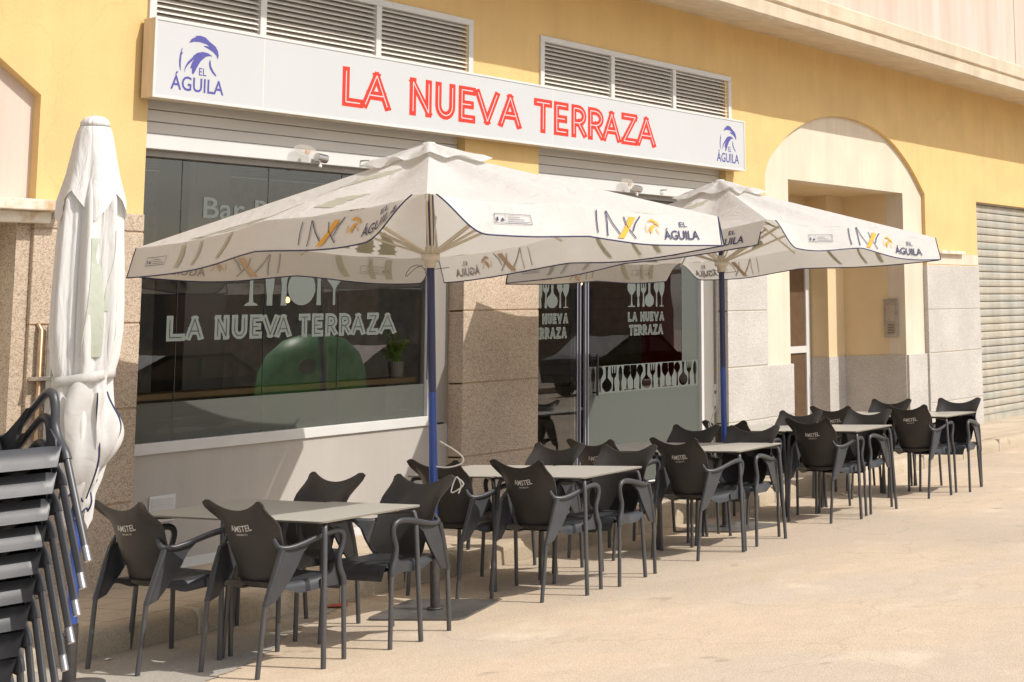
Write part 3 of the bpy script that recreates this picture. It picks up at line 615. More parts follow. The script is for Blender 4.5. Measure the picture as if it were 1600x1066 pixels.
louvre(6.83, 9.965, [7.77, 8.89], 3.86, 4.425); louvre(10.84, 13.975, [11.90, 12.92], 3.86, 4.425)
# grey-green roller shutter at the right
s = MB(); z = .20
while z < 3.36:
    pr = [(FY+.112, z), (FY+.086, z+.006), (FY+.078, z+.03), (FY+.078, z+.075), (FY+.086, z+.100), (FY+.112, z+.106)]
    s.add([(x, y, zz) for x in (20.408, 26.995) for y, zz in pr], [(q, 6+q, 7+q, q+1) for q in range(5)]); z += .112
s.box(20.407, 26.996, FY+.113, FY+.13, .11, 3.36)
bb('metal_shutter', s, M['rshut'])
mb = MB(); mb.box(20.405, 26.99, FY+.06, FY+.12, .10, .20); bb('shutter_sill', mb, M['rshut'])
# ------------------------------------------------------------------ sign
SY = 9.415
sg = empty('shop_sign', (10.4, SY, 3.63), 0, 'long white sign board with red shop name and a blue eagle at each end', 'sign')
def sgp(mbx, name, m, bevel=0):
    o = mbx.build(name, m, None, bevel); o.parent = sg; o.matrix_parent_inverse = sg.matrix_basis.inverted(); return o
mb = MB(); mb.box(6.785, 14.045, SY+.004, FY-.022, 3.355, 3.915); sgp(mb, 'sign_box', M['signe'], .006)
mb = MB(); mb.box(6.79, 14.04, SY, SY+.0035, 3.36, 3.91); sgp(mb, 'sign_face', M['sign'])
mb = MB()
for a in ((6.783, 14.047, 3.898, 3.917), (6.783, 14.047, 3.353, 3.372)): mb.box(a[0], a[1], SY-.006, SY+.003, a[2], a[3])
for a in (6.783, 14.028): mb.box(a, a+.019, SY-.006, SY+.003, 3.3725, 3.8975)
sgp(mb, 'trim', M['white'], .002)
mb = MB()
for x in (7.68, 10.862): mb.box(x, x+.006, SY-.0008, SY+.001, 3.373, 3.897)
sgp(mb, 'seam', M['slat'])
X2 = [(8.414, 8.625), (8.60, 8.915), (9.11, 9.355), (9.395, 9.625), (9.665, 9.865), (9.85, 10.17), (10.14, 10.45), (10.608, 10.853), (10.88, 11.083), (11.125, 11.345), (11.365, 11.60), (11.565, 11.87), (11.87, 12.12), (12.10, 12.43)]
a, b = MB(), MB(); mps = lambda x, y, z: (x, SY-z, y)
sign_text(a, b, lt('LANUEVATERRAZA', X2), 3.472, 3.788, .035, .0048, mps, .0012)
sgp(a, 'sign_letters', M['red']); sgp(b, 'letter_inline', M['sign'])
for X, wd in ((6.92, .425), (13.50, .425)):
    e = MB(); mp3 = lambda x, y: (x, SY-.0015, y)
    eagle(e, X, X+wd, 3.435, 3.835, mp3)
    fit_text(e, 'ÁGUILA', X, X+wd, 3.425, 3.555, mp3, .012); fit_text(e, 'EL', X+.22, X+.28, 3.538+.01, 3.592+.01, mp3, .006)
    sgp(e, 'eagle_emblem', M['blue'])
# ------------------------------------------------------------------ pipe at the left
pp = empty('gas_pipe', (6.2, FY-.07, .1), 0, 'steel and copper pipe clamped to the granite by the side door', 'pipe')
k = MB(); k.tube([(0, 0, .02), (0, 0, 1.72)], .022, 12); k.build('steel_pipe', M['galv'], pp)
k = MB(); k.tube([(-.05, .02, .02), (-.05, .02, 1.68), (-.05, .06, 1.72)], .014, 10); k.build('copper_pipe', M['copper'], pp)
k = MB(); k.box(-.10, .04, -.028, .05, 1.36, 1.385); k.tube([(-.09, -.03, 1.372), (-.09, -.06, 1.372)], .012, 8); k.build('clamp', M['steel'], pp, .002)
# ------------------------------------------------------------------ chair
def smooth(a, b, t): t = max(0, min(1, (t-a)/(b-a))); return t*t*(3-2*t)
def backpt(u, v, off=0):                             # u -1..1 across, v 0..1 up
    ws = [.176, .186, .195, .202, .207, .212, .217, .222, .229, .229]; i = min(8, int(v*8)); f = v*8-i; hwid = ws[i]+(ws[i+1]-ws[i])*f
    if v < .14: hwid *= .76+.24*math.sqrt(v/.14)
    a = abs(u)
    ztop = .815+.085*a**2.1-.045*smooth(.84, 1, a)
    z = .425+(ztop-.425)*v-.014*(1-a**2)*(1-v)**6
    t = (z-.425)/.45
    curl = .078*(1-smooth(0, .12, 1-v)*0)*(1-1.18*smooth(.68, 1.0, v))
    x = -.100-.150*t-.018*math.sin(PI*min(1, t))+curl*a**2.2*smooth(-.15, .25, v)
    return Vector((x-off, u*hwid, z))
def chair_parts():
    root = empty('cafe_chair', (0, 0, 0))
    b = MB(); nu, nv = 20, 16; T = .009
    def bp(u, v, o): return backpt(u*2-1, v, o)
    b.grid(lambda u, v: bp(u, v, 0), nu, nv); b.grid(lambda u, v: bp(1-u, v, T), nu, nv)
    for v_ in (0, 1):
        vs = []; 
        for i in range(nu+1): vs += [bp(i/nu, v_, 0), bp(i/nu, v_, T)]
        fs = [(2*i, 2*i+1, 2*i+3, 2*i+2) for i in range(nu)]; b.add(vs, fs if v_ else [f[::-1] for f in fs], True)
    for u_ in (0, 1):
        vs = []
        for j in range(nv+1): vs += [bp(u_, j/nv, 0), bp(u_, j/nv, T)]
        fs = [(2*i, 2*i+1, 2*i+3, 2*i+2) for i in range(nv)]; b.add(vs, fs if not u_ else [f[::-1] for f in fs], True)
    back = b.build('backrest', M['plastic'], root)
    # print on the rear face: x right as seen from behind
    pr = MB()
    def pm(x, y):
        v = (y-.43)/(.83-.43); u = -x/.20; q = backpt(u, max(0, min(1, v)), T+.0035); return (q.x, -x, q.z)
    fit_text(pr, 'AMSTEL', -.054, .090, .716, .750, pm, .012); fit_text(pr, '-100% MALTA-', -.024, .060, .697, .707, pm, .006)
    pr.build('print', M['print'], back)
    # seat shell with side skirts
    s = MB()
    def sp(u, v):                                    # u 0..1 rear to front, v -1..1 across with turned-down sides
        x = -.13+.375*u; hw = .205+.022*u; a = abs(v)
        zt = .445-.022*math.sin(PI*min(1, u*1.05))*(1-a**2)+.012*u-.018*smooth(.86, 1, u)
        if a < .8: y = v/.8*hw; z = zt
        else:
            t = (a-.8)/.2; y = math.copysign(hw+.010*math.sin(t*PI/2), v); z = zt-.004-(.070-.008*u)*t*(.35+.65*smooth(0, .35, u))
        return (x, y, z)
    s.grid(lambda u, v: sp(u, v*2-1), 12, 24)
    def front(u, v): x, y, z = sp(1, u*2-1); return (x+.014*math.sin(min(1, v*1.5)*PI/2), y, z-(.085*v if abs(u*2-1) < .8 else 0))
    s.grid(lambda u, v: front(.1+.8*u, 1-v), 16, 4)
    s.grid(lambda u, v: (-.06+.29*u, (v*2-1)*.185, .40), 2, 2)
    s.build('seat', M['seatp'], root)
    # arm loops: rear blade, rail, front post
    for sd in (-1, 1):
        a = MB(); Y = .232*sd
        blade = [(-.236, .350), (-.205, .350), (-.168, .362), (-.135, .402), (-.085, .465), (-.045, .525), (-.012, .585), (.04, .628), (.09, .650), (.02, .634), (-.06, .622), (-.115, .618), (-.150, .622), (-.187, .52)]
        def bl(off):
            return [(x, Y+sd*(off+.010*math.sin((z-.35)*9)-.012), z) for x, z in blade]
        o1 = bl(.008); o2 = bl(-.008); n = len(blade)
        tr = tessellate_polygon([[Vector((x, z, 0)) for x, z in blade]])
        for t in tr:
            p, q, r = (blade[i] for i in t); cr = (q[0]-p[0])*(r[1]-p[1])-(q[1]-p[1])*(r[0]-p[0])
            if abs(cr) < 1e-12: continue
            t = tuple(t) if cr > 0 else tuple(t)[::-1]
            if sd > 0: a.add(o1, [t[::-1]]); a.add(o2, [t])
            else: a.add(o1, [t]); a.add(o2, [t[::-1]])
        a.add(o1+o2, [((i+1) % n, i, n+i, n+(i+1) % n) if sd < 0 else (i, (i+1) % n, n+(i+1) % n, n+i) for i in range(n)])
        # rear leg spine
        a.tube([(-.222, Y-.012*sd, .350), (-.195, Y-.008*sd, .44), (-.165, Y, .54), (-.14, Y+.003*sd, .615)], [.0165, .017, .016, .014], 10)
        rail = [(-.150, .180*sd, .668), (-.150, .196*sd, .645), (-.145, .218*sd, .624), (-.10, .238*sd, .618), (-.03, .247*sd, .628), (.06, .250*sd, .650), (.13, .250*sd, .664), (.185, .248*sd, .668), (.218, .246*sd, .655), (.230, .246*sd, .625), (.222, .246*sd, .58), (.205, .246*sd, .53), (.212, .246*sd, .47), (.232, .248*sd, .42), (.236, .249*sd, .385)]
        rr = [.008, .012, .014, (.015, .014), (.017, .014), (.019, .014), (.020, .014), (.019, .016), .017, .016, .0155, .0155, .0165, .0175, .0175]
        P = [Vector(p) for p in rail]; Q = []; RR = []
        for i in range(len(P)-1):                    # Catmull-Rom
            p0, p1, p2, p3 = P[max(i-1, 0)], P[i], P[i+1], P[min(i+2, len(P)-1)]
            for k_ in range(3):
                t = k_/3; Q.append(.5*((2*p1)+(p2-p0)*t+(2*p0-5*p1+4*p2-p3)*t*t+(3*p1-p0-3*p2+p3)*t**3))
                ra = rr[i] if isinstance(rr[i], tuple) else (rr[i],)*2; rb = rr[i+1] if isinstance(rr[i+1], tuple) else (rr[i+1],)*2
                RR.append((ra[0]+(rb[0]-ra[0])*t, ra[1]+(rb[1]-ra[1])*t))
        Q.append(P[-1]); RR.append((rr[-1],)*2)
        a.tube(Q, RR, 10, flat=(0, 1, 0))
        # gusset between the front post and the seat side
        gs = [(.215, .385), (.225, .47), (.205, .52), (.17, .455), (.10, .43), (.10, .39)]
        o1 = [(x, (.238)*sd, z) for x, z in gs]; o2 = [(x, (.226)*sd, z) for x, z in gs]; n = len(gs)
        a.add(o1+o2, [tuple(range(n)), tuple(range(n, 2*n))[::-1]]+[(i, (i+1) % n, n+(i+1) % n, n+i) for i in range(n)])
        a.build('armrest', M['seatp'], root)
    for sd in (-1, 1):
        for pts in ([(-.222, .219*sd, .372), (-.252, .213*sd, 0)], [(.236, .249*sd, .40), (.245, .256*sd, 0)]):
            l = MB(); l.tube(pts, .0125, 12); l.build('leg', M['leg'], root)
    return root
def copy_thing(r, loc, rot, label=None, group=None):
    n = r.copy(); COL.objects.link(n); n.location = loc; n.rotation_euler = rot
    if label: n['label'] = label
    if group: n['group'] = group
    for c in r.children:
        d = c.copy(); COL.objects.link(d); d.parent = n
        for e in c.children:
            f = e.copy(); COL.objects.link(f); f.parent = d
            for g_ in e.children: h_ = g_.copy(); COL.objects.link(h_); h_.parent = f
    return n
proto = chair_parts(); tag(proto, None, 'chair', 'dark resin armchairs around the terrace tables'); used = False
def place(r, first, loc, rot, label):
    if first: r.location = loc; r.rotation_euler = rot; r['label'] = label; return r
    return copy_thing(r, loc, rot, label)
CH = [(5.57, 7.49, -3, 'chair seen from behind on the wall side of the front table pair'), (5.73, 6.825, -1, 'chair seen from behind on the street side of the front table pair'),
 (6.45, 7.47, 181, 'chair seen from the front on the wall side of the front table pair'), (6.46, 6.765, 182, 'chair seen from the front on the street side of the front table pair'),
 (7.75, 7.47, 0, 'chair seen from behind, just behind the blue pole of the nearest open parasol'), (7.83, 6.83, -2, 'chair seen from behind on the street side of the second table pair'),
 (8.47, 7.48, 181, 'chair seen from the front on the wall side of the second table pair'), (8.40, 6.78, 185, 'chair seen from the front on the street side of the second table pair'),
 (9.30, 7.45, -2, 'chair seen from behind on the wall side of the third table pair'), (9.47, 6.81, -4, 'chair seen from behind on the street side of the third table pair'),
 (10.15, 7.48, 182, 'chair seen from the front on the wall side of the third table pair'), (10.11, 6.86, 188, 'chair seen from the front on the street side of the third table pair'),
 (11.12, 7.52, 0, 'chair seen from behind beside the blue pole of the farther open parasol'), (11.42, 6.87, -2, 'chair seen from behind on the street side of the fourth table pair'),
 (11.80, 7.50, 181, 'chair seen from the front on the wall side of the fourth table pair'), (11.99, 6.88, 182, 'chair seen from the front on the street side of the fourth table pair'),
 (12.93, 7.55, 0, 'chair seen from behind on the wall side of the farthest table pair'), (13.12, 6.83, 0, 'chair seen from behind on the street side of the farthest table pair'),
 (13.50, 7.47, 181, 'chair seen from the front on the wall side of the farthest table pair'), (13.64, 6.74, 187, 'chair seen from the front on the street side of the farthest table pair')]
for i, (x, y, a, lb) in enumerate(CH): place(proto, i == 0, (x, y, 0), (0, 0, math.radians(a)), lb)
# stack of chairs in front of the folded parasol
NS = 10; hd = math.radians(-96); TOPC = Vector((3.620, 5.501, 1.535)); LC = Vector((.235, .252, .668))
ordn = ['bottom', 'second lowest', 'third lowest', 'fourth lowest', 'fifth lowest', 'fifth highest', 'fourth highest', 'third highest', 'second highest', 'top']
for i in range(NS):
    k = NS-1-i; th = math.radians(24*(1-math.exp(-i/2.6)))
    R_ = Matrix.Rotation(hd, 3, 'Z') @ Matrix.Rotation(-th, 3, 'Y')
    loc = TOPC-Vector((math.cos(hd)*.022*k, math.sin(hd)*.022*k, .0935*k))-R_ @ LC
    c = copy_thing(proto, loc, (0, -th, hd), ordn[i]+' chair of the tall stack at the left edge', 'dark resin armchairs stacked at the left edge')
    if i == 0: e = MB(); e.tube([(.245, .256, -.001), (.2435, .2548, .055)], .0131, 12); te = e.build('leg_end', M['tip'], c)
    else: e2 = te.copy(); COL.objects.link(e2); e2.parent = c
# ------------------------------------------------------------------ tables
def table_parts():
    t = empty('terrace_table', (0, 0, 0)); s = .353; r = .035
    ol = []
    for cx, cy, a0 in ((s-r, s-r, 0), (-s+r, s-r, 90), (-s+r, -s+r, 180), (s-r, -s+r, 270)): ol += arc(cx, cy, r, r, a0, a0+90, 6)
    k = MB(); k.poly([ol], lambda x, y: (x, y, .735)); k.m = 1; k.poly([ol], lambda x, y: (x*.997, y*.997, .7255)); n = len(ol)
    k.add([(x, y, .735) for x, y in ol]+[(x*.997, y*.997, .7255) for x, y in ol], [(i, n+i, n+(i+1) % n, (i+1) % n) for i in range(n)])
    k.build('tabletop', [M['top'], M['topedge']], t)
    for a in (1, -1):
        for b in (1, -1):
            f = Vector((.338*a, .372*b, 0)); tp = Vector((.318*a, .338*b, .66)); c1 = Vector((.312*a, .33*b, .695)); c2 = Vector((.292*a, .31*b, .711)); c3 = Vector((.10*a, .10*b, .711))
            k = MB(); k.tube([f, tp, c1, c1.lerp(c2, .5)+Vector((.006*a, .006*b, .003)), c2, c3], .0135, 12); k.build('leg', M['leg'], t)
            k = MB(); k.tube([(.25*a, .27*b, .7245), (.25*a, .27*b, .711)], .011, 8); k.tube([(.18*a, .19*b, .7245), (.18*a, .19*b, .711)], .011, 8); k.build('spacer', M['pad'], t)
    k = MB(); k.box(-.12, .12, -.12, .12, .700, .7245); k.build('bracket', M['leg'], t)
    return t
tp_ = table_parts(); tag(tp_, None, 'table', 'square tables in pairs along the terrace')
TB = [(6.095, 6.86, 1, 'street-side square table of the front pair'), (6.06, 7.565, -1, 'wall-side square table of the front pair'), (8.16, 6.905, 5, 'street-side square table of the second pair'), (8.08, 7.61, 6, 'wall-side square table of the second pair, before the granite pier'),
 (9.95, 6.92, 5, 'street-side square table of the third pair'), (9.88, 7.62, 4, 'wall-side square table of the third pair'), (11.79, 6.93, 2, 'street-side square table of the fourth pair'), (11.75, 7.635, 1, 'wall-side square table of the fourth pair'),
 (13.50, 6.90, 0, 'street-side square table of the farthest pair'), (13.47, 7.61, 1, 'wall-side square table of the farthest pair')]
for i, (x, y, a, lb) in enumerate(TB): place(tp_, i == 0, (x, y, 0), (0, 0, math.radians(a)), lb)
# ------------------------------------------------------------------ open parasols
def parasol(P, apex, corners, H, cuts, label, seed, hubz, platepts, pole_lean):
    """corners N, R, F, L (world); all parts are stored relative to the pole foot P"""
    P = Vector(P); rt_ = empty('parasol', P, 0, label, 'parasol', 'open white parasols over the terrace tables')
    A = Vector(apex)-P; C = {k: Vector(v)-P for k, v in corners.items()}
    sides = [('L', 'N'), ('N', 'R'), ('R', 'F'), ('F', 'L')]
    ctr = Vector((A.x, A.y, 0))
    def eave(i, u):
        a, b = C[sides[i][0]], C[sides[i][1]]; p = a.lerp(b, u); outd = Vector((p.x-ctr.x, p.y-ctr.y, 0)).normalized()
        s = abs(math.sin(2*PI*u)); p = p+Vector((0, 0, -.018*s))-outd*.03*s
        p.z += .02*math.sin(PI*u)**6
        return p
    def roof(i, u, v, off=0):
        e = eave(i, u); p = A.lerp(e, v)
        s = math.sin(2*PI*u)**2; p.z -= .05*s*math.sin(PI*v)*.8
        q = Vector((u*6+i*9, v*5, seed)); p.z += (.016*noise.noise(q)+.007*noise.noise(q*2.7))*v*s**.5
        nrm = ((eave(i, 1)-A).cross(eave(i, 0)-A)).normalized(); 
        if nrm.z < 0: nrm = -nrm
        return p+nrm*off
    def drop(i, u):
        cu0, cu1 = cuts[i]; g = 1.0
        if cu0: g = min(g, smooth(-.015, cu0, u)**.75)
        if cu1: g = min(g, smooth(-.015, cu1, 1-u)**.75)
        return H*g*(1+.04*math.sin(u*9+i*2+seed))
    def val(i, u, t, off=0):                         # t 0 eave .. 1 hem
        e = eave(i, u); a, b = C[sides[i][0]], C[sides[i][1]]; d = (b-a); outd = Vector((d.y, -d.x, 0)).normalized()
        if outd.dot(e-ctr) < 0: outd = -outd
        h_ = drop(i, u)
        lift = 0
        cu0, cu1 = cuts[i]
        if cu0: lift += .05*(1-smooth(0, cu0*1.2, u))
        if cu1: lift += .03*(1-smooth(0, cu1*1.2, 1-u))
        w_ = .012*math.sin(u*13+i*3+seed)*t+.010*t*noise.noise(Vector((u*9, t*2+i*5, seed)))
        return e+Vector((0, 0, -h_*t))+outd*(.001+.041*t+w_+lift*t+off)
    k = MB()
    for i in range(4): k.grid(lambda u, v: roof(i, u, 1-v), 36, 16)
    can = k.build('canopy', M['cloth'], rt_)
    vas = []
    for i in range(4):
        k = MB(); k.grid(lambda u, v: val(i, u, 1-v), 48, 6); va = k.build('valance', M['clothw'], rt_); vas.append(va)
        k = MB(); k.tube([val(i, u/60, 1) for u in range(61)], .0042, 6)
        for e_, cu in ((0, cuts[i][0]), (1, cuts[i][1])):
            if not cu: k.tube([val(i, e_, t/4) for t in range(5)], .0042, 6)
        k.build('piping', M['pipe'], va)
    # prints on the valances: outside and paler show-through inside
    for outside in (True, False):
        off = .007 if outside else -.007
        for i in range(4):
            o_, n_ = MB(), MB()
            Ls = (C[sides[i][1]]-C[sides[i][0]]).length
            h0 = H
            def mp(x, y, i=i, Ls=Ls): u = x/Ls; d = drop(i, u); return val(i, min(1, max(0, u)), 1-min(1, max(0, y/max(d, .02))), off)
            e = Ls; k1 = 1.0 if Ls < 2.6 else 1.28
            X = e-.17*k1; s = k1*.92
            # EL AGUILA
            fit_text(n_, 'ÁGUILA', X-.30*s, X, .035, .105, mp, .012); fit_text(n_, 'EL', X-.155*s, X-.09*s, .112, .142, mp, .006)
            eagle(o_, X-.47*s, X-.31*s, .03, .155, mp)
            # brush strokes like a tall X between thin strokes
            bx = X-.86*s
            o_.poly([[(bx+.16*s, .018), (bx+.215*s, .022), (bx+.275*s, .085), (bx+.34*s, .155), (bx+.285*s, .155), (bx+.225*s, .08)]], mp)
            for pts in ([(0, .16), (-.004, .1), (.002, .03)], [(.08, .165), (.085, .1), (.08, .02)], [(.085, .165), (.13, .1), (.185, .045)], [(.235, .15), (.25, .10), (.32, .03)], [(.38, .165), (.33, .12), (.30, .07)]):
                pts = [(bx+p[0]*s, p[1]) for p in pts]; pts = [(a_[0]+(c_[0]-a_[0])*q/5, a_[1]+(c_[1]-a_[1])*q/5) for a_, c_ in zip(pts, pts[1:]) for q in range(5)]+[pts[-1]]; A_ = offset_line(pts, -.004); B_ = offset_line(pts, .004)
                n_.add([mp(*p) for p in A_]+[mp(*p) for p in B_], [(q, q+1, len(A_)+q+1, len(A_)+q) for q in range(len(A_)-1)])
            # small certificate box
            b0 = .16*k1 if not cuts[i][0] else .40
            for (xa, xb, ya, yb_) in ((b0, b0+.24, .1165, .119), (b0, b0+.24, .065, .0675), (b0, b0+.003, .065, .119), (b0+.237, b0+.24, .065, .119), (b0+.07, b0+.0715, .065, .119)): n_.poly([[(xa, ya), (xb, ya), (xb, yb_), (xa, yb_)]], mp)
            for q in range(3): n_.poly([[(b0+.085, .076+q*.013), (b0+.225-.03*q, .076+q*.013), (b0+.225-.03*q, .0785+q*.013), (b0+.085, .0785+q*.013)]], mp)
            n_.poly([[(b0+.04, .08), (b0+.064, .08), (b0+.052, .10)]], mp); n_.poly([[(b0+.014, .078), (b0+.024, .078), (b0+.024, .10), (b0+.014, .10)]], mp)
            l_ = MB()
            for x0_, x1_, w0_, w1_ in ((.30, .285, .022, .035), (.41, .375, .012, .025), (.60, .53, .02, .035)):
                Lp, Rp = [], []
                for q in range(9):
                    t = q/8; xx = (x0_+(x1_-x0_)*t+.01*math.sin(t*3))*Ls*.62; ww = (w0_+(w1_-w0_)*t)*(1-.35*t*t)
                    Lp.append(mp(xx-ww, .172-.14*t)); Rp.append(mp(xx+ww, .172-.14*t))
                l_.add(Lp+Rp, [(q, q+1, 9+q+1, 9+q) for q in range(8)])
            if not (outside and i == 1): l_.build('brush_print', M['leafp'], vas[i])
            o_.build('emblem', M['orange' if outside else 'orangei'], vas[i]); n_.build('lettering', M['navy' if outside else 'navyi'], vas[i])
    # pale green brush marks on the roof panels
    k = MB()
    br = [[(.20, .96, .035), (.22, .82, .03), (.27, .70, .012)], [(.29, .95, .03), (.31, .84, .035), (.35, .70, .012)], [(.40, .92, .045), (.42, .80, .05), (.44, .72, .02), (.38, .70, .008)],
          [(.62, .86, .03), (.64, .72, .035), (.70, .62, .012)], [(.45, .66, .010), (.53, .48, .028), (.60, .36, .04), (.66, .26, .016)], [(.36, .60, .006), (.46, .44, .018), (.52, .34, .012)]]
    for i in range(4):
        if i == 1: continue
        for b_ in br:
            L_, R_ = [], []
            for q in range(13):
                t = q/12*(len(b_)-1); j = min(int(t), len(b_)-2); f = t-j; u, v, w_ = ((b_[j][m_]*(1-f)+b_[j+1][m_]*f) for m_ in range(3))
                w_ *= 1+.25*math.sin(q*2.3+i); L_.append(roof(i, u-w_, v, .003)); R_.append(roof(i, u+w_, v, .003))
            n2 = len(L_); k.add(L_+R_, [(q, q+1, n2+q+1, n2+q) for q in range(n2-1)])
            L2 = [p-Vector((0, 0, .006)) for p in L_]; R2 = [p-Vector((0, 0, .006)) for p in R_]; k.add(L2+R2, [(n2+q, n2+q+1, q+1, q) for q in range(n2-1)])
    k.build('brush_print', M['leafp'], can)
    # top vent cap with a loose wavy hem
    k = MB()
    def cap(u, v):
        s4 = u*4; i = int(s4) % 4; f = s4-int(s4)
        v2 = .02+.20*v; p = roof(i, f, v2, .022+.018*v*(1+math.sin(u*61+seed))*.35+.022*v*noise.noise(Vector((u*20, v*3, seed))))
        return p+Vector((0, 0, .012+.012*(1-v)))
    k.grid(cap, 96, 6); k.lathe([(0, .05), (.035, .045), (.055, .02), (.06, -.01)], 20, A); k.build('vent_cap', M['cloth'], rt_)
    # frame
    hub = Vector((A.x*(hubz/A.z), A.y*(hubz/A.z), hubz))
    for i in range(4):
        for u in (0, .5):
            e = eave(i, u)+Vector((0, 0, -.022)); e = A.lerp(e, .985)+Vector((0, 0, -.02)); st = A+Vector((0, 0, -.06))
            r_ = MB(); r_.tube([st, e], (.008, .008), 8); rb = r_.build('rib', M['ribm'], rt_)
            m_ = st.lerp(e, .52 if u == 0 else .60); s_ = MB()
            dd_ = (m_-hub); side = Vector((-dd_.y, dd_.x, 0)).normalized()*.012
            s_.tube([hub+side+dd_.normalized()*.05, m_+side], .0065, 6); s_.tube([hub-side+dd_.normalized()*.05, m_-side], .0065, 6); s_.build('strut', M['ribm'], rb)
    k = MB(); k.lathe([(.024, -.075), (.034, -.07), (.036, -.03), (.055, -.025), (.058, .012), (.036, .02), (.034, .06), (.024, .065)], 20, hub); k.build('runner_hub', M['hub'], rt_)
    top = A+Vector((0, 0, -.03)); at = lambda z: Vector((top.x*z/top.z, top.y*z/top.z, z))
    jz = 1.32
    k = MB(); k.tube([at(.33), at(jz)], .0245, 20); k.build('blue_pole', M['poleb'], rt_)
    k = MB(); k.tube([at(jz+.0005), top], .0235, 20); k.box(*(at(1.9).x-.0245, at(1.9).x-.0225, at(1.9).y-.004, at(1.9).y+.004, 1.4, 2.5)); k.build('upper_pole', M['poled'], rt_)
    k = MB(); k.tube([Vector((0, 0, .008)), at(.34)], .0285, 20); k.lathe([(.0285, .0), (.05, .0), (.05, .012), (.0285, .012)], 20, (0, 0, .012)); k.build('sleeve', M['polek'], rt_)
    pb = [Vector((x, y, 0))-Vector((P.x, P.y, 0)) for x, y in platepts]
    ol = []
    for q in range(4):
        a0, b0, c0 = pb[q-1], pb[q], pb[(q+1) % 4]; d1 = (a0-b0).normalized(); d2_ = (c0-b0).normalized(); ol += [b0+d1*.05, b0+d1*.015+d2_*.015, b0+d2_*.05]
    k = MB(); k.poly([[(p.x, p.y) for p in ol]], lambda x, y: (x, y, .012)); n = len(ol)
    k.add([(p.x, p.y, .012) for p in ol]+[(p.x, p.y, 0.001) for p in ol], [(q, (q+1) % n, n+(q+1) % n, n+q) for q in range(n)]); k.build('base_plate', M['plate'], rt_)
    # pull cord loops at the runner
    k = MB(); k.tube([hub+Vector((.04*math.cos(t*.5)-.06, .09*math.sin(t*.5)+.05, -.09+.035*math.cos(t*.9))) for t in range(13)], .002, 5); k.tube([hub+Vector((-.03, .02, -.08)), hub+Vector((0, -.05, -.083)), hub+Vector((.04, -.12, -.075))], .0022, 5); k.build('cord', M['black'], rt_)
    return rt_
U1 = parasol((7.147, 7.094, 0), (7.075, 7.135, 2.84), dict(N=(5.70, 5.76, 2.395), R=(7.72, 5.38, 2.345), F=(8.60, 8.56, 2.25), L=(6.42, 9.00, 2.285)), .185,
    [(0, .16), (.17, 0), (0, 0), (.06, 0)], 'nearest open white parasol, its left corner reaching over the long window', 1.0, 2.165, [(6.775, 7.283), (6.96, 6.702), (7.541, 6.931), (7.36, 7.519)], 0)
U2 = parasol((10.717, 7.42, 0), (10.60, 7.36, 2.85), dict(N=(9.30, 6.05, 2.43), R=(10.98, 5.52, 2.325), F=(12.15, 8.92, 2.28), L=(10.12, 9.24, 2.255)), .175,
    [(0, .02), (.14, 0), (0, .08), (.07, 0)], 'farther open white parasol, its right corner reaching in front of the arched entrance', 4.0, 2.19, [(10.37, 7.70), (10.50, 7.12), (10.98, 7.03), (11.0, 7.62)], 0)
def cr(P, n=6):
    P = [Vector(p) for p in P]; o = []
    for i in range(len(P)-1):
        p0, p1, p2, p3 = P[max(i-1, 0)], P[i], P[i+1], P[min(i+2, len(P)-1)]
        for k_ in range(n):
            t = k_/n; o.append(.5*((2*p1)+(p2-p0)*t+(2*p0-5*p1+4*p2-p3)*t*t+(3*p1-p0-3*p2+p3)*t**3))
    return o+[P[-1]]
# power cables on the poles
k = MB(); k.tube(cr([(7.13, 7.06, 1.02), (7.17, 6.99, .97), (7.20, 6.94, .92), (7.20, 6.95, .88), (7.16, 7.02, .86), (7.12, 7.10, .87)]), .005, 6); k.tube(cr([(7.19, 6.96, .79), (7.2, 6.93, .76), (7.19, 6.95, .73), (7.17, 7.0, .71), (7.18, 6.97, .8), (7.20, 6.95, .75), (7.19, 6.96, .70)]), .0045, 6)
tag(k.build('power_cable', M['cable']), 'white cable looped round the pole of the nearest open parasol', 'cable')
k = MB(); cx, cy = 10.70, 7.44
k.tube([(cx-.03, cy+.01, 2.05), (cx-.035, cy+.015, 1.0), (cx-.05, cy+.05, .93), (cx-.06, cy+.09, .80), (cx-.03, cy+.07, .76)], .005, 6)
for q in range(5): k.tube([(cx-.05+.02*math.cos(a*.9+q)-.012*q*.3, cy+.06+.03*math.sin(a*.9+q), .84-.045*a+.01*q) for a in range(7)], .0045, 5)
cb = tag(k.build('power_cable', M['cable']), 'white cable with a plug hanging tangled on the pole of the farther open parasol', 'cable')
k = MB(); k.box(cx-.055, cx-.025, cy+.02, cy+.05, 1.0, 1.10); k.box(cx-.05, cx-.03, cy+.025, cy+.045, 1.13, 1.18); k.build('plug', M['cable'], cb, .004)
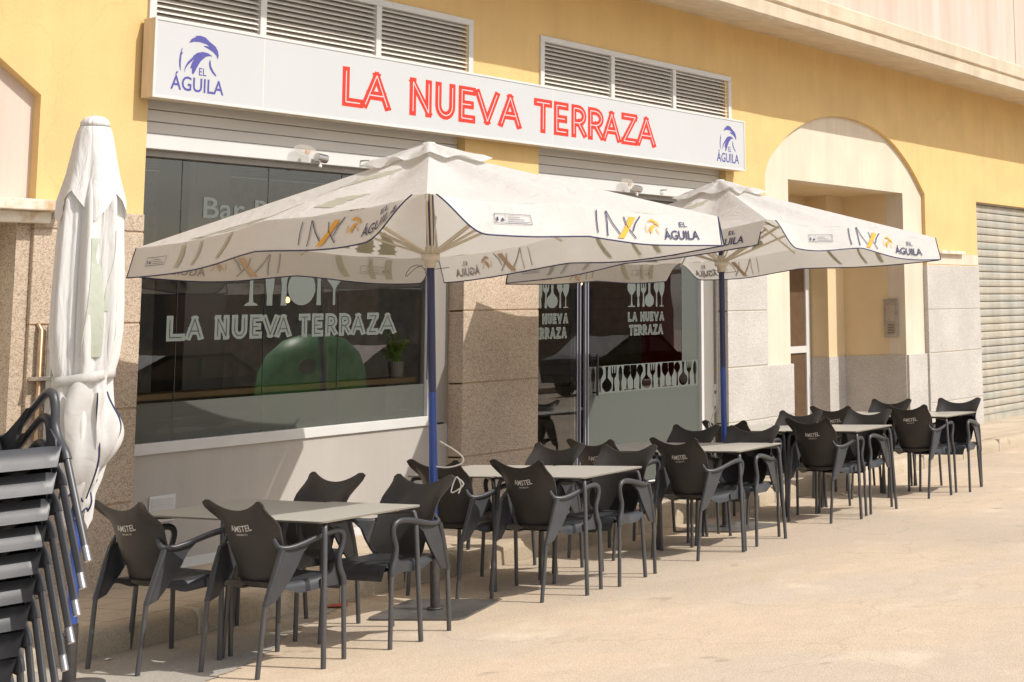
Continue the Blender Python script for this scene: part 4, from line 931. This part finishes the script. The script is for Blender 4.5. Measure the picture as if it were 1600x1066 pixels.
# ------------------------------------------------------------------ folded parasol
FP = Vector((5.03, 7.42, 0)); fp = empty('folded_parasol', FP, 0, 'tall white folded parasol tied with a strap, navy piping at its loose hem', 'parasol')
TOPZ = 2.84; ax = lambda z: Vector((-.18*(z/TOPZ)*.0, 0, 0))
prz = [(2.845, .0), (2.84, .035), (2.80, .062), (2.76, .072), (2.70, .082), (2.55, .105), (2.42, .135), (2.30, .138), (2.1, .145), (1.9, .150), (1.75, .150), (1.6, .138), (1.50, .122), (1.42, .124), (1.30, .134), (1.15, .122), (1.0, .092), (.90, .06), (.86, .04)]
def rad(z):
    for (za, ra), (zb, rb) in zip(prz, prz[1:]):
        if zb <= z <= za: t = (za-z)/(za-zb); return ra+(rb-ra)*t
    return .045
def fold(u, v):
    z = 2.78-v*(2.78-.86); a = u*2*PI; r = rad(z); am = .46*smooth(0, .25, v)*(1-.45*math.exp(-((z-1.52)/.07)**2))
    tw = 1.2*v; f = .72*abs(math.sin(3.5*a+.15*v+.5*math.sin(a+1)))**.8+.28*abs(math.sin(8*a+.6*math.sin(2*a+2.5*v)))
    g_ = 1.03-am+am*f*1.25+.05*noise.noise(Vector((math.cos(a)*2.5, math.sin(a)*2.5, z*1.2)))
    hem = .05*math.sin(5*a+1)+.06*math.sin(2*a) if v > .97 else 0
    return Vector((r*g_*math.cos(a), r*g_*math.sin(a), z+hem))
k = MB(); k.grid(fold, 110, 80); k.build('folded_canopy', M['clothc'], fp, solid=0)
k = MB()
def capf(u, v):
    a = u*2*PI; z = 2.805-v*(.34+.16*abs(((a*2/PI+.3) % 1)-.5)*2); r = rad(z)*1.02+.012+.006*v
    f = abs(math.sin(3*a+.8)); g_ = 1-.22*v+.22*v*f+.05*v*abs(math.sin(7*a)); return Vector((r*g_*math.cos(a), r*g_*math.sin(a), z))
k.grid(capf, 80, 20); k.build('vent_cap', M['clothc'], fp)
k = MB(); k.lathe([(0, .05), (.03, .048), (.055, .035), (.068, .015), (.070, -.005), (.05, -.012)], 28, (0, 0, 2.815)); k.build('top_cap', M['clothc'], fp)
k = MB()
for j in range(1): k.grid(lambda u, v: Vector(((.138+.005*math.sin(u*30))*math.cos(u*2*PI), (.138+.005*math.sin(u*30))*math.sin(u*2*PI), 1.545-.05*v+.02*math.sin(u*2*PI+2))), 60, 2)
k.build('strap', M['clothw'], fp, solid=.004)
# loose flaps of valance with navy piping, below the strap on the street side
fl = MB(); pi_ = MB(); mk = MB()
def flap(a0, a1, z0, z1, r0, bulge, ph):
    def fn(u, v):
        a = math.radians(a0+(a1-a0)*u); z = z0+(z1-z0)*v+.03*math.sin(u*5+ph)
        r = r0*(1-.35*v*v)+.75*bulge*math.sin(PI*v)*(1+.3*math.sin(u*7+ph))+.018*math.sin(v*8+ph+u*3)
        return Vector((r*math.cos(a), r*math.sin(a), z))
    fl.grid(fn, 18, 22); pi_.tube([fn(1, q/24) for q in range(25)], .0045, 6); pi_.tube([fn(q/24, 1) for q in range(25)], .0045, 6)
    return fn
f1 = flap(-150, -95, 1.47, .93, .135, .045, 0); f2 = flap(-100, -62, 1.44, 1.02, .140, .055, 1.4); f3 = flap(-70, -25, 1.36, 1.02, .13, .06, 2.7); f4 = flap(-135, -80, 1.10, .84, .085, .03, 4); f5 = flap(170, 215, 1.4, .95, .12, .03, 5.1)
fl.build('loose_valance', M['clothw'], fp); pi_.build('piping', M['pipe'], fp)
k = MB()
def strip(a, z0, z1, w0, w1, ph):
    L_, R_ = [], []
    for q in range(25):
        t = q/24; z = z0+(z1-z0)*t; u = (a+.10*math.sin(t*3+ph))/(2*PI) % 1; v = (2.78-z)/(2.78-.86); w_ = w0+(w1-w0)*t
        for S, l in ((-1, L_), (1, R_)):
            p = fold((u+S*w_) % 1, v); n_ = Vector((p.x, p.y, 0)).normalized(); l.append(p+n_*.004)
    k.add(L_+R_, [(q, q+1, 25+q+1, 25+q) for q in range(24)], True)
strip(math.radians(-112), 2.22, 1.62, .025, .06, 0); strip(math.radians(-78), 2.26, 1.85, .012, .03, 1); strip(math.radians(-60), 2.1, 1.7, .01, .012, 2)
k.build('brush_print', M['leafd'], fp)
k = MB(); k.tube([(0, 0, .30), (0, 0, 2.8)], .0245, 18); k.build('blue_pole', M['poleb'], fp)
k = MB(); k.tube([(0, 0, .008), (0, 0, .305)], .031, 18); k.tube([(-.03, -.01, .26), (-.06, -.02, .26)], .012, 10); k.build('sleeve', M['polek'], fp)
k = MB(); k.lathe([(.032, .03), (.11, .014), (.16, .012), (.165, .001)], 28); k.build('base_plate', M['plate'], fp)
# ------------------------------------------------------------------ litter
rnd = random.Random(11)
def litter(x, y, z, s, m, lb, nm='litter'):
    k = MB(); pts = [(s*rnd.uniform(.6, 1)*math.cos(a), s*rnd.uniform(.4, .8)*math.sin(a), rnd.uniform(.002, .012)) for a in [i*PI/4 for i in range(8)]]
    k.add([(0, 0, .014)]+pts, [(0, i+1, (i+1) % 8+1) for i in range(8)]); o = k.build(nm, m); o.location = (x, y, z+.004); tag(o, lb, 'litter'); return o
litter(7.05, 7.82, 0, .10, M['litr'], 'crumpled red and white packet on the street behind the parasol base'); litter(13.0, 7.62, 0, .05, M['litter'], 'white paper scrap on the street near the farthest tables')
litter(5.5, 7.80, 0, .03, M['litter'], 'small white scrap under the first chair by the kerb'); litter(6.35, 7.55, 0, .028, M['lid'], 'small dry leaf under the front tables', 'dry_leaf')
# ------------------------------------------------------------------ what the panes mirror from across the street
ig = empty('bottle_bank', (16.9, .1, 0), 0, 'green dome-shaped bottle bank across the street, mirrored in the long window', 'recycling bin')
k = MB(); k.lathe([(.70, .05), (.78, .2), (.82, .7), (.78, 1.1), (.66, 1.4), (.45, 1.6), (.2, 1.68), (0, 1.70)], 28); k.build('body', M['green'], ig)
k = MB(); k.tube([(-.55, .45, 1.2), (-.6, .55, 1.2)], .12, 16); k.build('bottle_slot', M['black'], ig)
def car(x, y, m, lb):
    c = empty('parked_car', (x, y, 0), 0, lb, 'car', 'cars parked across the street')
    ol = [(-2.1, .35), (2.1, .35), (2.15, .65), (2.0, .82), (1.1, .95), (.45, 1.40), (-.9, 1.43), (-1.7, 1.0), (-2.1, .92), (-2.15, .6)]
    k = MB(); k.prism([ol], -.82, .82); k.build('body', m, c, .06, 3)
    k = MB(); k.prism([[(.95, .98), (.40, 1.34), (-.15, 1.36), (-.15, .98)]], .80, .835); k.prism([[(-.22, .98), (-.22, 1.36), (-.85, 1.36), (-1.45, 1.0)]], .80, .835)
    k.build('side_window', M['carg'], c)
    for wx in (-1.3, 1.35):
        for sy in (-1, 1):
            k = MB(); k.tube([(wx, sy*.66, .32), (wx, sy*.86, .32)], .32, 24); t = k.build('wheel', M['tyre'], c)
            k = MB(); k.tube([(wx, sy*.861, .32), (wx, sy*.872, .32)], .19, 16); k.build('rim', M['galv'], t)
car(18.4, -5, M['carp'], 'black hatchback mirrored at the left of the long window'); car(23.6, -5.2, M['carr'], 'maroon hatchback parked across the street'); car(31.0, -5, M['carp'], 'black hatchback farther along across the street')
oh = empty('brown_house', (30, -22, 0), 0, 'low brown house across the street, mirrored in the shop windows', 'house')
k = MB(); k.box(-24, 26, -3, 0, .1, 3.9); k.build('wall', M['opp'], oh)
k = MB(); k.box(-24.2, 26.2, -3.2, .25, 3.9, 4.1); k.build('roof', M['cornice'], oh)
for i in range(9):
    k = MB(); x = -21+i*5; k.box(x, x+1.6, .005, .04, 1.4, 3.2); k.build('window', M['oppw'], oh)
